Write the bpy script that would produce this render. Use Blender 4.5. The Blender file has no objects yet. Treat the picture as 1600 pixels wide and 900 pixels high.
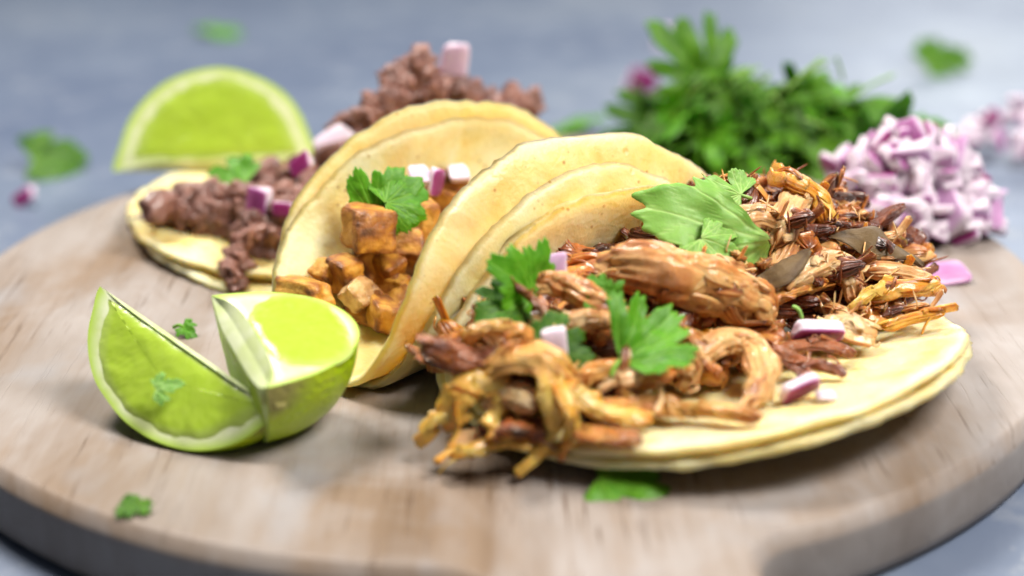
import bpy, bmesh, math, random
import numpy as np
from mathutils import Vector, Matrix
from mathutils.bvhtree import BVHTree

S = 0.01                      # everything below is written in centimetres
rng = np.random.default_rng(11)
random.seed(11)
scene = bpy.context.scene
col = scene.collection

# ------------------------------------------------------------------ camera
CAM = np.array([0.4545, -38.858, 14.8663])
CX = np.array([0.99985, -0.00633, -0.01629])
CU = np.array([0.01748, 0.36221, 0.93193])
CD = np.array([0.0, 0.93208, -0.36226])
FPX = 2400.0
cd = bpy.data.cameras.new('camera')
cd.sensor_width = 36.0
cd.lens = FPX / 1600 * 36.0
cd.clip_start = 0.01
cd.clip_end = 50
cd.dof.use_dof = True
cd.dof.focus_distance = 0.358
cd.dof.aperture_fstop = 5.4
cam = bpy.data.objects.new('camera', cd)
col.objects.link(cam)
cam.matrix_world = Matrix(((CX[0], CU[0], -CD[0], CAM[0] * S), (CX[1], CU[1], -CD[1], CAM[1] * S),
                           (CX[2], CU[2], -CD[2], CAM[2] * S), (0, 0, 0, 1)))
scene.camera = cam

# ------------------------------------------------------------------ light
world = bpy.data.worlds.new('World')
scene.world = world
world.use_nodes = True
world.node_tree.nodes['Background'].inputs[0].default_value = (0.88, 0.92, 1.0, 1)
world.node_tree.nodes['Background'].inputs[1].default_value = 0.085


def area(name, loc, target, size, energy, color, sy=None):
    ld = bpy.data.lights.new(name, 'AREA')
    ld.shape = 'RECTANGLE'
    ld.size = size
    ld.size_y = sy or size
    ld.energy = energy
    ld.color = color
    o = bpy.data.objects.new(name, ld)
    col.objects.link(o)
    o.location = loc
    o.rotation_euler = (Vector(target) - Vector(loc)).to_track_quat('-Z', 'Y').to_euler()
    return o


area('key_softbox', (-0.30, 0.26, 0.72), (0.0, -0.03, 0.0), 0.24, 9.2, (1.0, 0.95, 0.87))
area('fill_softbox', (0.40, -0.22, 0.66), (0.0, -0.03, 0.0), 0.30, 9.5, (1.0, 0.95, 0.88))
area('window_behind', (0.75, 1.5, 0.75), (0.1, 0.3, 0.0), 0.9, 13.0, (0.93, 0.97, 1.0))

scene.view_settings.view_transform = 'Standard'
scene.view_settings.look = 'None'
scene.view_settings.exposure = 0.04
scene.view_settings.gamma = 1.0
scene.cycles.use_denoising = True
scene.cycles.max_bounces = 8
scene.cycles.transparent_max_bounces = 4


# ------------------------------------------------------------------ noise
def _hash(ix, iy, iz, seed):
    h = (ix * 374761393 + iy * 668265263 + iz * 1274126177 + seed * 974634533) & 0xFFFFFFFF
    h = ((h ^ (h >> 13)) * 1274126177) & 0xFFFFFFFF
    h = h ^ (h >> 16)
    return (h & 0xFFFFFF) / float(0xFFFFFF)


def vnoise(P, seed=0):
    P = np.asarray(P, float)
    i = np.floor(P).astype(np.int64)
    f = P - i
    f = f * f * (3 - 2 * f)
    x, y, z = i[..., 0], i[..., 1], i[..., 2]
    r = 0
    for dx in (0, 1):
        wx = f[..., 0] if dx else 1 - f[..., 0]
        for dy in (0, 1):
            wy = f[..., 1] if dy else 1 - f[..., 1]
            for dz in (0, 1):
                wz = f[..., 2] if dz else 1 - f[..., 2]
                r = r + wx * wy * wz * _hash(x + dx, y + dy, z + dz, seed)
    return r * 2 - 1


def fbm(P, octv=3, seed=0, gain=0.5):
    P = np.asarray(P, float)
    r = 0
    a = 1.0
    for k in range(octv):
        r = r + a * vnoise(P * 2.0 ** k + 13.7 * k, seed + 17 * k)
        a *= gain
    return r


def smooth(a, b, x):
    t = np.clip((x - a) / (b - a), 0, 1)
    return t * t * (3 - 2 * t)


# ------------------------------------------------------------------ rays and placement
def ray(px, py):
    d = CD + (px - 800) / FPX * CX - (py - 450) / FPX * CU
    return d / np.linalg.norm(d)


def at_z(px, py, z):
    d = ray(px, py)
    return CAM + d * (z - CAM[2]) / d[2]


def at_y(px, py, y):
    d = ray(px, py)
    return CAM + d * (y - CAM[1]) / d[1]


# ------------------------------------------------------------------ object helpers
def mesh_data(name, V, F, mats, attrs=None, smooth_shade=True, fm=None):
    me = bpy.data.meshes.new(name)
    me.from_pydata((np.asarray(V, float) * S).tolist(), [], [list(map(int, f)) for f in F])
    for m in (mats if isinstance(mats, (list, tuple)) else [mats]):
        me.materials.append(m)
    if fm is not None:
        me.polygons.foreach_set('material_index', np.asarray(fm, np.int32))
    if smooth_shade:
        me.polygons.foreach_set('use_smooth', np.ones(len(me.polygons), bool))
    for k, v in (attrs or {}).items():
        a = me.attributes.new(k, 'FLOAT', 'POINT')
        a.data.foreach_set('value', np.asarray(v, np.float32))
    me.update()
    return me


def tag(o, label=None, cat=None, group=None, kind=None):
    if label: o['label'] = label
    if cat: o['category'] = cat
    if group: o['group'] = group
    if kind: o['kind'] = kind
    return o


def mk(name, V, F, mats, parent=None, attrs=None, origin=None, smooth_shade=True, fm=None):
    V = np.asarray(V, float)
    if parent is not None:
        origin = np.array(parent.get('_o', (0, 0, 0))) if origin is None else origin
    elif origin is None:
        origin = np.array([(V[:, 0].min() + V[:, 0].max()) / 2, (V[:, 1].min() + V[:, 1].max()) / 2, V[:, 2].min()])
    me = mesh_data(name, V - origin, F, mats, attrs, smooth_shade, fm)
    o = bpy.data.objects.new(name, me)
    col.objects.link(o)
    if parent is None:
        o.location = Vector((origin * S).tolist())
        ORIG[o.name] = origin
    else:
        po = ORIG[parent.name]
        o.data.transform(Matrix.Translation(Vector(((origin - po) * S).tolist())))
        o.parent = parent
        ORIG[o.name] = po
    return o


ORIG = {}


def child(name, V, F, mats, parent, **k):
    return mk(name, V, F, mats, parent=parent, origin=ORIG[parent.name], **k)


def empty(name, origin):
    o = bpy.data.objects.new(name, None)
    o.empty_display_size = 0.01
    col.objects.link(o)
    o.location = Vector((np.asarray(origin, float) * S).tolist())
    ORIG[o.name] = np.asarray(origin, float)
    return o


def place(me, name, pos, M=None, scale=1.0):
    """new top-level object on shared mesh data; M = 3x3 rotation (columns = axes)"""
    o = bpy.data.objects.new(name, me)
    col.objects.link(o)
    mat = np.eye(4)
    if M is not None:
        mat[:3, :3] = M
    mat[:3, :3] *= scale
    mat[:3, 3] = np.asarray(pos) * S
    o.matrix_world = Matrix(mat.tolist())
    return o


def norm(v):
    v = np.asarray(v, float)
    return v / (np.linalg.norm(v) + 1e-12)


def frame(y, z):
    y = norm(y)
    x = norm(np.cross(y, z))
    z = np.cross(x, y)
    return np.stack([x, y, z], 1)


def randrot(tilt=3.14):
    q = rng.normal(size=4)
    q /= np.linalg.norm(q)
    w, x, y, z = q
    return np.array([[1 - 2 * (y * y + z * z), 2 * (x * y - z * w), 2 * (x * z + y * w)],
                     [2 * (x * y + z * w), 1 - 2 * (x * x + z * z), 2 * (y * z - x * w)],
                     [2 * (x * z - y * w), 2 * (y * z + x * w), 1 - 2 * (x * x + y * y)]])


# ------------------------------------------------------------------ materials
class NT:
    def __init__(self, name):
        self.m = bpy.data.materials.new(name)
        self.m.use_nodes = True
        self.t = self.m.node_tree
        self.b = self.t.nodes['Principled BSDF']
        self.co = None

    def n(self, typ, **kw):
        nd = self.t.nodes.new(typ)
        for k, v in kw.items():
            if k == 'i':
                for kk, vv in v.items():
                    self.put(nd.inputs[kk], vv)
            else:
                setattr(nd, k, v)
        return nd

    def put(self, sock, v):
        if isinstance(v, bpy.types.NodeSocket):
            self.t.links.new(v, sock)
        elif isinstance(v, (tuple, list)) and sock.type == 'RGBA' and len(v) == 3:
            sock.default_value = (*v, 1)
        else:
            sock.default_value = v

    def set(self, **kw):
        for k, v in kw.items():
            self.put(self.b.inputs[k.replace('_', ' ')], v)

    def coords(self, scale=(1, 1, 1), rot=(0, 0, 0), kind='Object'):
        tc = self.n('ShaderNodeTexCoord')
        mp = self.n('ShaderNodeMapping')
        self.t.links.new(tc.outputs[kind], mp.inputs[0])
        mp.inputs['Scale'].default_value = scale
        mp.inputs['Rotation'].default_value = rot
        return mp.outputs[0]

    def noise(self, scale, detail=3, rough=0.55, co=None, dist=0.0, out='Fac'):
        nd = self.n('ShaderNodeTexNoise', i={'Scale': scale, 'Detail': detail, 'Roughness': rough, 'Distortion': dist})
        self.t.links.new(co if co is not None else self.coords(), nd.inputs['Vector'])
        return nd.outputs[out]

    def voro(self, scale, co=None, feature='F1', rnd=1.0):
        nd = self.n('ShaderNodeTexVoronoi', feature=feature, i={'Scale': scale, 'Randomness': rnd})
        self.t.links.new(co if co is not None else self.coords(), nd.inputs['Vector'])
        return nd.outputs['Distance']

    def ramp(self, fac, stops, interp='LINEAR'):
        nd = self.n('ShaderNodeValToRGB')
        nd.color_ramp.interpolation = interp
        e = nd.color_ramp.elements
        while len(e) < len(stops):
            e.new(0.5)
        for k, (p, c) in enumerate(stops):
            e[k].position = p
            e[k].color = (*c, 1) if len(c) == 3 else c
        self.put(nd.inputs[0], fac)
        return nd.outputs[0]

    def rng(self, v, a, b, c=0.0, d=1.0):
        nd = self.n('ShaderNodeMapRange', i={0: v, 1: a, 2: b, 3: c, 4: d})
        return nd.outputs[0]

    def mix(self, fac, a, b, mode='MIX'):
        nd = self.n('ShaderNodeMix', data_type='RGBA', blend_type=mode)
        self.put(nd.inputs[0], fac)
        self.put(nd.inputs[6], a)
        self.put(nd.inputs[7], b)
        return nd.outputs[2]

    def math(self, op, a, b=0.0, c=0.0):
        nd = self.n('ShaderNodeMath', operation=op)
        self.put(nd.inputs[0], a)
        self.put(nd.inputs[1], b)
        self.put(nd.inputs[2], c)
        return nd.outputs[0]

    def attr(self, name):
        return self.n('ShaderNodeAttribute', attribute_name=name).outputs['Fac']

    def rand(self):
        return self.n('ShaderNodeObjectInfo').outputs['Random']

    def bump(self, h, strength=0.3, dist=0.0005, normal=None):
        nd = self.n('ShaderNodeBump', i={'Height': h, 'Strength': strength, 'Distance': dist})
        if normal is not None:
            self.t.links.new(normal, nd.inputs['Normal'])
        self.put(self.b.inputs['Normal'], nd.outputs[0])
        self.put(self.b.inputs['Coat Normal'], nd.outputs[0])
        return nd.outputs[0]

    def sss(self, w, radius, scale):
        self.b.inputs['Subsurface Weight'].default_value = w
        self.b.inputs['Subsurface Radius'].default_value = radius
        self.b.inputs['Subsurface Scale'].default_value = scale


def mat_board(edge=False):
    a = NT('board_edge_wood' if edge else 'whitewashed_wood')
    ang = -0.157
    g = a.coords((1, 0.09, 0.5), (0, 0, ang))          # stretched along the grain
    g2 = a.coords((1, 0.05, 0.3), (0, 0, ang))
    broad = a.noise(26, 4, 0.6, a.coords((1, 0.55, 1), (0, 0, ang)), 0.6)
    streak = a.noise(150, 5, 0.65, g)
    wash = a.math('ADD', a.math('MULTIPLY', broad, 0.72), a.math('MULTIPLY', streak, 0.3))
    bare = a.ramp(a.noise(60, 4, 0.6, g, 0.4), [(0.3, (0.155, 0.10, 0.06)), (0.6, (0.24, 0.172, 0.122))])
    white = a.ramp(a.noise(40, 4, 0.6, a.coords((1, 0.4, 1), (0, 0, ang))), [(0.35, (0.26, 0.22, 0.195)), (0.65, (0.345, 0.31, 0.295))])
    c = a.mix(a.rng(wash, 0.40, 0.60), bare, white)
    grey = a.rng(a.noise(34, 3, 0.5, a.coords((1, 0.7, 1), (0.3, 0.2, 1.9))), 0.56, 0.68)
    c = a.mix(a.math('MULTIPLY', grey, 0.35), c, (0.30, 0.32, 0.36))
    pores = a.rng(a.noise(700, 3, 0.6, g2), 0.58, 0.68)
    patch = a.rng(a.noise(30, 2, 0.5), 0.45, 0.62)
    c = a.mix(a.math('MULTIPLY', a.math('MULTIPLY', pores, patch), 0.8), c, (0.10, 0.06, 0.035))
    if edge:                                            # darker grey brown tone round the side of the board
        c = a.ramp(wash, [(0.38, (0.19, 0.155, 0.13)), (0.62, (0.30, 0.27, 0.25))])
    a.set(Base_Color=c, Roughness=a.rng(streak, 0.3, 0.7, 0.45, 0.65), Specular_IOR_Level=0.3)
    a.bump(a.math('ADD', streak, a.math('MULTIPLY', pores, -0.6)), 0.35, 0.0004)
    return a.m


def mat_table():
    a = NT('grey_blue_tabletop')
    n1 = a.noise(7, 5, 0.6)
    n2 = a.noise(60, 4, 0.65)
    c = a.ramp(n1, [(0.3, (0.095, 0.125, 0.20)), (0.55, (0.14, 0.175, 0.25)), (0.75, (0.20, 0.235, 0.295))])
    c = a.mix(a.math('MULTIPLY', a.rng(n2, 0.55, 0.75), 0.4), c, (0.32, 0.34, 0.37))
    fl = a.rng(a.noise(240, 3, 0.7), 0.66, 0.75)
    c = a.mix(a.math('MULTIPLY', fl, 0.5), c, (0.5, 0.5, 0.5))
    a.set(Base_Color=c, Roughness=a.rng(n2, 0.3, 0.7, 0.38, 0.55))
    a.bump(n2, 0.4, 0.0006)
    return a.m


def mat_tortilla():
    a = NT('corn_tortilla')
    n1 = a.noise(55, 4, 0.6, None, 0.5)
    n2 = a.noise(220, 3, 0.6)
    n3 = a.noise(26, 3, 0.5, a.coords((1, 1, 1), (1, 2, 0.4)))
    c = a.ramp(n1, [(0.32, (0.76, 0.50, 0.14)), (0.47, (0.82, 0.64, 0.27)), (0.64, (0.85, 0.73, 0.42))])
    c = a.mix(a.rng(n3, 0.52, 0.72, 0, 0.75), c, (0.80, 0.70, 0.45))        # floury patches
    c = a.mix(a.rng(a.attr('edge'), 0.1, 1.0, 0, 0.65), c, (0.84, 0.75, 0.50))
    sp = a.math('MULTIPLY', a.rng(a.voro(330), 0.2, 0.08), a.rng(a.noise(90, 2), 0.5, 0.62))
    c = a.mix(a.math('MULTIPLY', sp, 0.75), c, (0.33, 0.17, 0.05))
    big = a.rng(a.noise(34, 4, 0.6, a.coords((1, 1, 1), (0.4, 1.2, 2.2)), 0.8), 0.46, 0.68)
    c = a.mix(a.math('MULTIPLY', big, 0.32), c, (0.80, 0.50, 0.11))
    toast = a.rng(a.noise(42, 3, 0.6, a.coords((1, 1, 1), (2, 0.3, 1))), 0.64, 0.78)
    c = a.mix(a.math('MULTIPLY', toast, 0.38), c, (0.60, 0.36, 0.10))
    pit = a.math('MULTIPLY', a.rng(a.voro(210, None, 'F1', 1.0), 0.22, 0.06), a.rng(a.noise(38, 3, 0.6, a.coords((1, 1, 1), (0.7, 0.1, 2.0))), 0.48, 0.62))
    c = a.mix(a.math('MULTIPLY', pit, 0.30), c, (0.62, 0.38, 0.10))
    fine = a.noise(420, 4, 0.7)
    c = a.mix(a.rng(fine, 0.5, 0.75, 0, 0.30), c, (0.74, 0.52, 0.20))
    a.set(Base_Color=c, Roughness=a.rng(n1, 0.3, 0.7, 0.36, 0.58), Specular_IOR_Level=0.4)
    a.sss(0.9, (1.0, 0.78, 0.42), 0.006)
    h = a.math('ADD', a.math('MULTIPLY', n2, 0.6), a.math('MULTIPLY', a.noise(700, 2), 0.35))
    h = a.math('ADD', h, a.math('MULTIPLY', pit, -0.9))
    a.bump(a.math('ADD', h, n1), 0.75, 0.0008)
    return a.m


def mat_pork(name, c0, c1, c2, c3, rough=0.33, sss=0.32, coat=0.6):
    a = NT(name)
    br = a.attr('brown')
    n1 = a.noise(150, 5, 0.68)
    n2 = a.noise(620, 4, 0.65)
    cmb = a.n('ShaderNodeCombineXYZ')                  # fibres run along the piece
    a.put(cmb.inputs[0], a.math('MULTIPLY', a.attr('fx'), 1.8))
    a.put(cmb.inputs[1], a.math('MULTIPLY', a.attr('fy'), 1.8))
    a.put(cmb.inputs[2], a.math('MULTIPLY', a.attr('fl'), 0.9))
    fib = a.noise(3.2, 4, 0.7, cmb.outputs[0])
    n0 = a.noise(70, 3, 0.6)
    v = a.math('ADD', br, a.math('MULTIPLY', a.math('SUBTRACT', n1, 0.5), 0.75))
    v = a.math('ADD', v, a.math('MULTIPLY', a.math('SUBTRACT', n0, 0.5), 0.5))
    v = a.math('ADD', v, a.math('MULTIPLY', a.math('SUBTRACT', fib, 0.5), 0.28))
    v = a.math('ADD', v, a.math('MULTIPLY', a.math('SUBTRACT', a.rand(), 1.0), 0.25))
    c = a.ramp(v, [(0.0, c0), (0.36, c1), (0.7, c2), (1.0, c3)])
    c = a.mix(a.math('MULTIPLY', a.rng(n2, 0.54, 0.74), 0.25), c, c0)
    a.set(Base_Color=c, Roughness=a.rng(n1, 0.3, 0.7, rough - 0.08, rough + 0.16), Specular_IOR_Level=0.55,
          Coat_Weight=coat, Coat_Roughness=0.12)
    a.sss(sss, (1.0, 0.45, 0.2), 0.0018)
    h = a.math('ADD', a.math('MULTIPLY', n2, 0.9), a.math('MULTIPLY', fib, 0.8))
    a.bump(a.math('ADD', h, n1), 0.6, 0.0009)
    cb = a.n('ShaderNodeBump', i={'Height': n1, 'Strength': 0.4, 'Distance': 0.0008})   # the wet film is smoother than the meat
    a.put(a.b.inputs['Coat Normal'], cb.outputs[0])
    return a.m


def mat_leaf(name, c0, c1, vein, rough=0.48):
    a = NT(name)
    n = a.noise(90, 3, 0.6)
    c = a.mix(a.rng(n, 0.3, 0.7), c0, c1)
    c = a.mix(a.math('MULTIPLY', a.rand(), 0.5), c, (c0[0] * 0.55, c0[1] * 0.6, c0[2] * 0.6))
    c = a.mix(a.math('MULTIPLY', a.attr('vein'), 0.55), c, vein)
    a.set(Base_Color=c, Roughness=rough, Specular_IOR_Level=0.28)
    a.sss(0.25, (0.4, 1.0, 0.15), 0.0012)
    h = a.math('ADD', a.math('MULTIPLY', a.attr('vein'), -0.35), a.noise(420, 2))
    a.bump(h, 0.5, 0.0004)
    return a.m


def mat_onion():
    a = NT('red_onion_flesh')
    n = a.noise(260, 3, 0.6, a.coords((1, 0.15, 1)))
    c = a.ramp(a.math('ADD', a.attr('skin'), a.math('MULTIPLY', a.math('SUBTRACT', n, 0.5), 0.5)),
               [(0.04, (0.67, 0.58, 0.66)), (0.32, (0.54, 0.36, 0.55)), (0.64, (0.38, 0.10, 0.31)), (1.0, (0.20, 0.015, 0.10))])
    a.set(Base_Color=c, Roughness=0.34, Specular_IOR_Level=0.4)
    a.sss(0.5, (1.0, 0.75, 0.9), 0.003)
    a.bump(n, 0.15, 0.0003)
    return a.m


def mat_rind():
    a = NT('lime_rind')
    n = a.noise(40, 3)
    c = a.ramp(n, [(0.3, (0.25, 0.48, 0.006)), (0.55, (0.42, 0.63, 0.008)), (0.75, (0.54, 0.71, 0.015))])
    c = a.mix(a.attr('stemend'), c, (0.32, 0.30, 0.08))
    a.set(Base_Color=c, Roughness=0.33, Specular_IOR_Level=0.5, Coat_Weight=0.1, Coat_Roughness=0.15)
    a.sss(0.15, (0.5, 1.0, 0.1), 0.002)
    a.bump(a.math('ADD', a.rng(a.voro(520), 0.0, 0.5), a.math('MULTIPLY', a.noise(140, 2), 0.8)), 0.5, 0.0006)
    return a.m


def mat_pith():
    a = NT('lime_pith')
    n = a.noise(160, 3)
    c = a.ramp(n, [(0.35, (0.60, 0.69, 0.32)), (0.6, (0.71, 0.77, 0.50))])
    c = a.mix(a.rng(a.attr('rim'), 0.86, 1.0), c, (0.42, 0.62, 0.06))
    a.set(Base_Color=c, Roughness=0.38)
    a.bump(n, 0.3, 0.0005)
    return a.m


def mat_flesh():
    a = NT('lime_flesh')
    u = a.attr('fu')
    v = a.attr('fv')
    cmb = a.n('ShaderNodeCombineXYZ')
    a.put(cmb.inputs[0], a.math('MULTIPLY', u, 9.0))
    a.put(cmb.inputs[1], a.math('MULTIPLY', v, 2.2))
    ves = a.n('ShaderNodeTexVoronoi', feature='SMOOTH_F1', i={'Scale': 2.2, 'Smoothness': 0.4})
    a.t.links.new(cmb.outputs[0], ves.inputs['Vector'])
    n = a.noise(70, 3, 0.6)
    f = a.math('ADD', a.math('MULTIPLY', ves.outputs['Distance'], 0.25), a.math('MULTIPLY', n, 0.5))
    c = a.ramp(f, [(0.1, (0.50, 0.70, 0.05)), (0.45, (0.56, 0.74, 0.09)), (0.8, (0.62, 0.78, 0.17))])
    c = a.mix(a.rng(a.attr('rim'), 0.8, 1.0, 0, 0.55), c, (0.72, 0.82, 0.36))
    a.set(Base_Color=c, Roughness=0.22, Specular_IOR_Level=0.5, Coat_Weight=0.25, Coat_Roughness=0.18)
    tr = a.n('ShaderNodeBsdfTranslucent')
    a.put(tr.inputs[0], c)
    mx = a.n('ShaderNodeMixShader', i={0: 0.4})
    a.t.links.new(a.b.outputs[0], mx.inputs[1])
    a.t.links.new(tr.outputs[0], mx.inputs[2])
    a.t.links.new(mx.outputs[0], a.t.nodes['Material Output'].inputs[0])
    a.sss(0.12, (0.7, 1.0, 0.12), 0.003)
    a.bump(a.math('ADD', ves.outputs['Distance'], a.math('MULTIPLY', a.noise(350, 2), 0.3)), 0.16, 0.0005)
    return a.m


def mat_plain(name, c, rough=0.6):
    a = NT(name)
    n = a.noise(120, 3)
    a.set(Base_Color=a.mix(a.rng(n, 0.3, 0.7), tuple(x * 0.8 for x in c), c), Roughness=rough)
    a.bump(n, 0.3, 0.0006)
    return a.m


WOOD, WOOD_E, TABLE, TORT = mat_board(), mat_board(True), mat_table(), mat_tortilla()
PORK = mat_pork('pulled_pork_tan', (0.82, 0.45, 0.16), (0.57, 0.215, 0.045), (0.30, 0.072, 0.010), (0.055, 0.012, 0.004))
PORK_O = mat_pork('pulled_pork_orange', (0.80, 0.39, 0.08), (0.58, 0.185, 0.02), (0.33, 0.08, 0.008), (0.09, 0.018, 0.004))
PORK_D = mat_pork('pulled_pork_crisp', (0.36, 0.115, 0.035), (0.19, 0.042, 0.012), (0.085, 0.017, 0.007), (0.025, 0.007, 0.004), 0.24)
PORK_P = mat_pork('pulled_pork_pale', (0.84, 0.54, 0.27), (0.70, 0.36, 0.125), (0.42, 0.145, 0.032), (0.15, 0.04, 0.009))
FAT = mat_pork('golden_fat', (0.88, 0.50, 0.085), (0.76, 0.29, 0.014), (0.50, 0.14, 0.004), (0.20, 0.055, 0.007), 0.24, 0.4)
CHARD = mat_pork('dark_braised_skin', (0.13, 0.075, 0.02), (0.08, 0.04, 0.009), (0.045, 0.02, 0.005), (0.02, 0.009, 0.003), 0.5, 0.1, 0.05)
CHICK = mat_pork('seasoned_cube', (0.68, 0.38, 0.075), (0.52, 0.235, 0.022), (0.30, 0.10, 0.012), (0.10, 0.03, 0.008), 0.56, 0.15, 0.08)
CHICK_P = mat_pork('pale_cube', (0.74, 0.55, 0.32), (0.64, 0.42, 0.18), (0.4, 0.2, 0.06), (0.15, 0.06, 0.02), 0.32, 0.25)
BEEF = mat_pork('browned_mince', (0.30, 0.135, 0.10), (0.175, 0.068, 0.050), (0.09, 0.032, 0.024), (0.045, 0.018, 0.013), 0.42, 0.15, 0.35)
LEAF = mat_leaf('cilantro_leaf', (0.055, 0.21, 0.006), (0.12, 0.33, 0.009), (0.21, 0.44, 0.045))
LEAF_L = mat_leaf('cilantro_leaf_pale', (0.18, 0.38, 0.06), (0.28, 0.49, 0.105), (0.42, 0.60, 0.20))
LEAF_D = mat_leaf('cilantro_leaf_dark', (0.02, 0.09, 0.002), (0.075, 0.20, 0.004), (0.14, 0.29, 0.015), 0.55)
ONION = mat_onion()
RIND, PITH, FLESH = mat_rind(), mat_pith(), mat_flesh()
SCAR = mat_plain('stem_scar', (0.36, 0.33, 0.10))
CLOTH = mat_plain('teal_cloth', (0.03, 0.22, 0.25), 0.85)

# ------------------------------------------------------------------ table and board
Zt = -1.65
V = [(-150, -60, Zt), (150, -60, Zt), (150, 130, Zt), (-150, 130, Zt), (-150, -60, Zt - 4), (150, -60, Zt - 4), (150, 130, Zt - 4), (-150, 130, Zt - 4)]
F = [(0, 1, 2, 3), (7, 6, 5, 4), (0, 4, 5, 1), (1, 5, 6, 2), (2, 6, 7, 3), (3, 7, 4, 0)]
tag(mk('table_top', V, F, TABLE, smooth_shade=False), 'grey blue stone table top under the round board', 'table', kind='structure')


def build_board():
    R, hw, rf, L = 14.8, 2.55, 1.1, 24.0
    yc = math.sqrt((R + rf) ** 2 - (hw + rf) ** 2)
    cx = hw + rf
    a_t = math.atan2(yc, cx)                       # tangent point on the disc
    pts = []
    # right half from the far point of the disc round to the handle; frame: x across, y towards handle end
    for t in np.linspace(-math.pi / 2, a_t, 110):
        pts.append((R * math.cos(t), R * math.sin(t)))
    for t in np.linspace(a_t + math.pi, math.pi, 10)[1:]:
        pts.append((cx + rf * math.cos(t), yc + rf * math.sin(t)))
    re = 1.6
    for t in np.linspace(0, math.pi / 2, 9):
        pts.append((hw - re + re * math.cos(t), L - re + re * math.sin(t)))
    half = np.array(pts)
    left = half[::-1].copy()
    left[:, 0] *= -1
    o2 = np.concatenate([half, left[:-1]])
    d = np.array([0.157, -0.9876])
    nx = np.array([0.9876, 0.157])
    O = o2[:, :1] * nx + o2[:, 1:] * d
    tan = np.roll(O, -1, 0) - np.roll(O, 1, 0)
    tan /= np.linalg.norm(tan, axis=1)[:, None] + 1e-9
    nrm = np.stack([tan[:, 1], -tan[:, 0]], 1)
    if (nrm * O).sum() < 0:
        nrm = -nrm
    wob = 0.03 * fbm(np.concatenate([O * 0.35, np.zeros((len(O), 1))], 1), 3, 5)
    V, F = [], []
    n = len(O)
    loops = [(0.25, Zt + 0.004), (0.05, Zt + 0.15), (0.0, Zt + 0.4), (0.0, -0.42), (0.01, -0.30), (0.03, -0.25), (0.22, -0.045), (0.28, -0.012), (0.36, 0.0)]
    for k, (ins, z) in enumerate(loops):
        P = O - nrm * (ins + wob[:, None] * (k > 0))
        V += [(x, y, z) for x, y in P]
        if k:
            for i in range(n):
                j = (i + 1) % n
                F.append(((k - 1) * n + i, (k - 1) * n + j, k * n + j, k * n + i))
    F.append(tuple(range(len(loops) * n - n, len(loops) * n)))
    F.append(tuple(range(n))[::-1])
    fm = [1 if k <= 4 else 0 for k in range(1, len(loops)) for i in range(n)] + [0, 1]
    o = mk('cutting_board', V, F, [WOOD, WOOD_E], origin=np.array([0, 0, Zt]), fm=fm)
    o.data.polygons[len(F) - 1].use_smooth = False
    o.data.polygons[len(F) - 2].use_smooth = False
    return tag(o, 'round whitewashed wooden paddle board carrying the tacos', 'cutting board')


build_board()

# teal cloth at the far left end of the table
V, F = [], []
nx_, ny_ = 40, 12
for k in (0, 1):
    for j in range(ny_ + 1):
        for i in range(nx_ + 1):
            x = -62 + 52 * i / nx_
            y = 60 + 16 * j / ny_ + 0.8 * math.sin(i * 0.35)
            V.append((x, y, Zt + 0.02 + k * (0.9 + 0.35 * math.sin(i * 0.5) * math.cos(j * 0.6))))
m_ = (nx_ + 1) * (ny_ + 1)
for j in range(ny_):
    for i in range(nx_):
        a = j * (nx_ + 1) + i
        F.append((m_ + a, m_ + a + 1, m_ + a + nx_ + 2, m_ + a + nx_ + 1))
        F.append((a + nx_ + 1, a + nx_ + 2, a + 1, a))
for i in range(nx_):
    F.append((i, i + 1, m_ + i + 1, m_ + i))
for j in range(ny_):
    a = j * (nx_ + 1)
    F.append((a + nx_ + 1, a, m_ + a, m_ + a + nx_ + 1))
    b = a + nx_
    F.append((b, b + nx_ + 1, m_ + b + nx_ + 1, m_ + b))
tag(mk('folded_cloth', V, F, CLOTH), 'blurred teal strip of cloth at the far end of the table', 'cloth')

# ------------------------------------------------------------------ tortillas
TV = {
    1: [-3.6514, 5.2503, 0.3393, 1.1236, 0.0296, 0.0168, -0.0587, 0.1088, 0.1482, 0.0379, 1.2691, 0.0112, -0.4396, -0.3084, 6.381, -1.1434, 6.4202],
    2: [0.2692, -2.1086, 0.238, 0.8349, 0.8453, 1.8271, 0.4901, 0.7923, 2.2062, -0.4464, 2.3255, 0.0006, 0.1997, -0.2175, 5.9892, 0.4214, 6.2399],
    3: [3.4293, -4.7021, 0.4532, 0.7694, 1.9016, 1.901, 0.4381, 0.017, 0.2775, 0.0215, 1.9101, -0.0294, -0.0354, 1.9266, 6.18, 1.8199, 6.1852]}


def tmap(u, s, q, off=0.):
    cx, cy, cz, psi, L1, L2, kL, R1, R2, kR, sf, lift = q
    a = np.array([np.cos(psi), np.sin(psi)])
    nr = np.array([np.sin(psi), -np.cos(psi)])
    sd = np.where(s < 0, -1., 1.)
    A = np.where(s < 0, L1, R1)
    B = np.where(s < 0, L2, R2)
    k = np.where(s < 0, kL, kR)
    ss = np.abs(s)
    t = (np.arange(48) + .5) / 48

    def theta(sg):
        f = np.clip(sg / sf, 0, 1)
        f = f * f * (3 - 2 * f)
        e = (slice(None),) + (None,) * (sg.ndim - 1)
        return f * (A[e] + (B - A)[e] * np.clip((sg - sf) / (6.5 - sf), 0, 1.1) + (k * u / 6.5)[e])
    th = theta(ss[:, None] * t)
    x = np.cos(th).mean(1) * ss
    z = np.sin(th).mean(1) * ss
    te = theta(ss)
    x = sd * (x - off * np.sin(te))
    z = z + off * np.cos(te)
    return np.stack([cx + a[0] * u + nr[0] * x, cy + a[1] * u + nr[1] * x, cz + z + lift * u], -1)


BVH = {}


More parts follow.
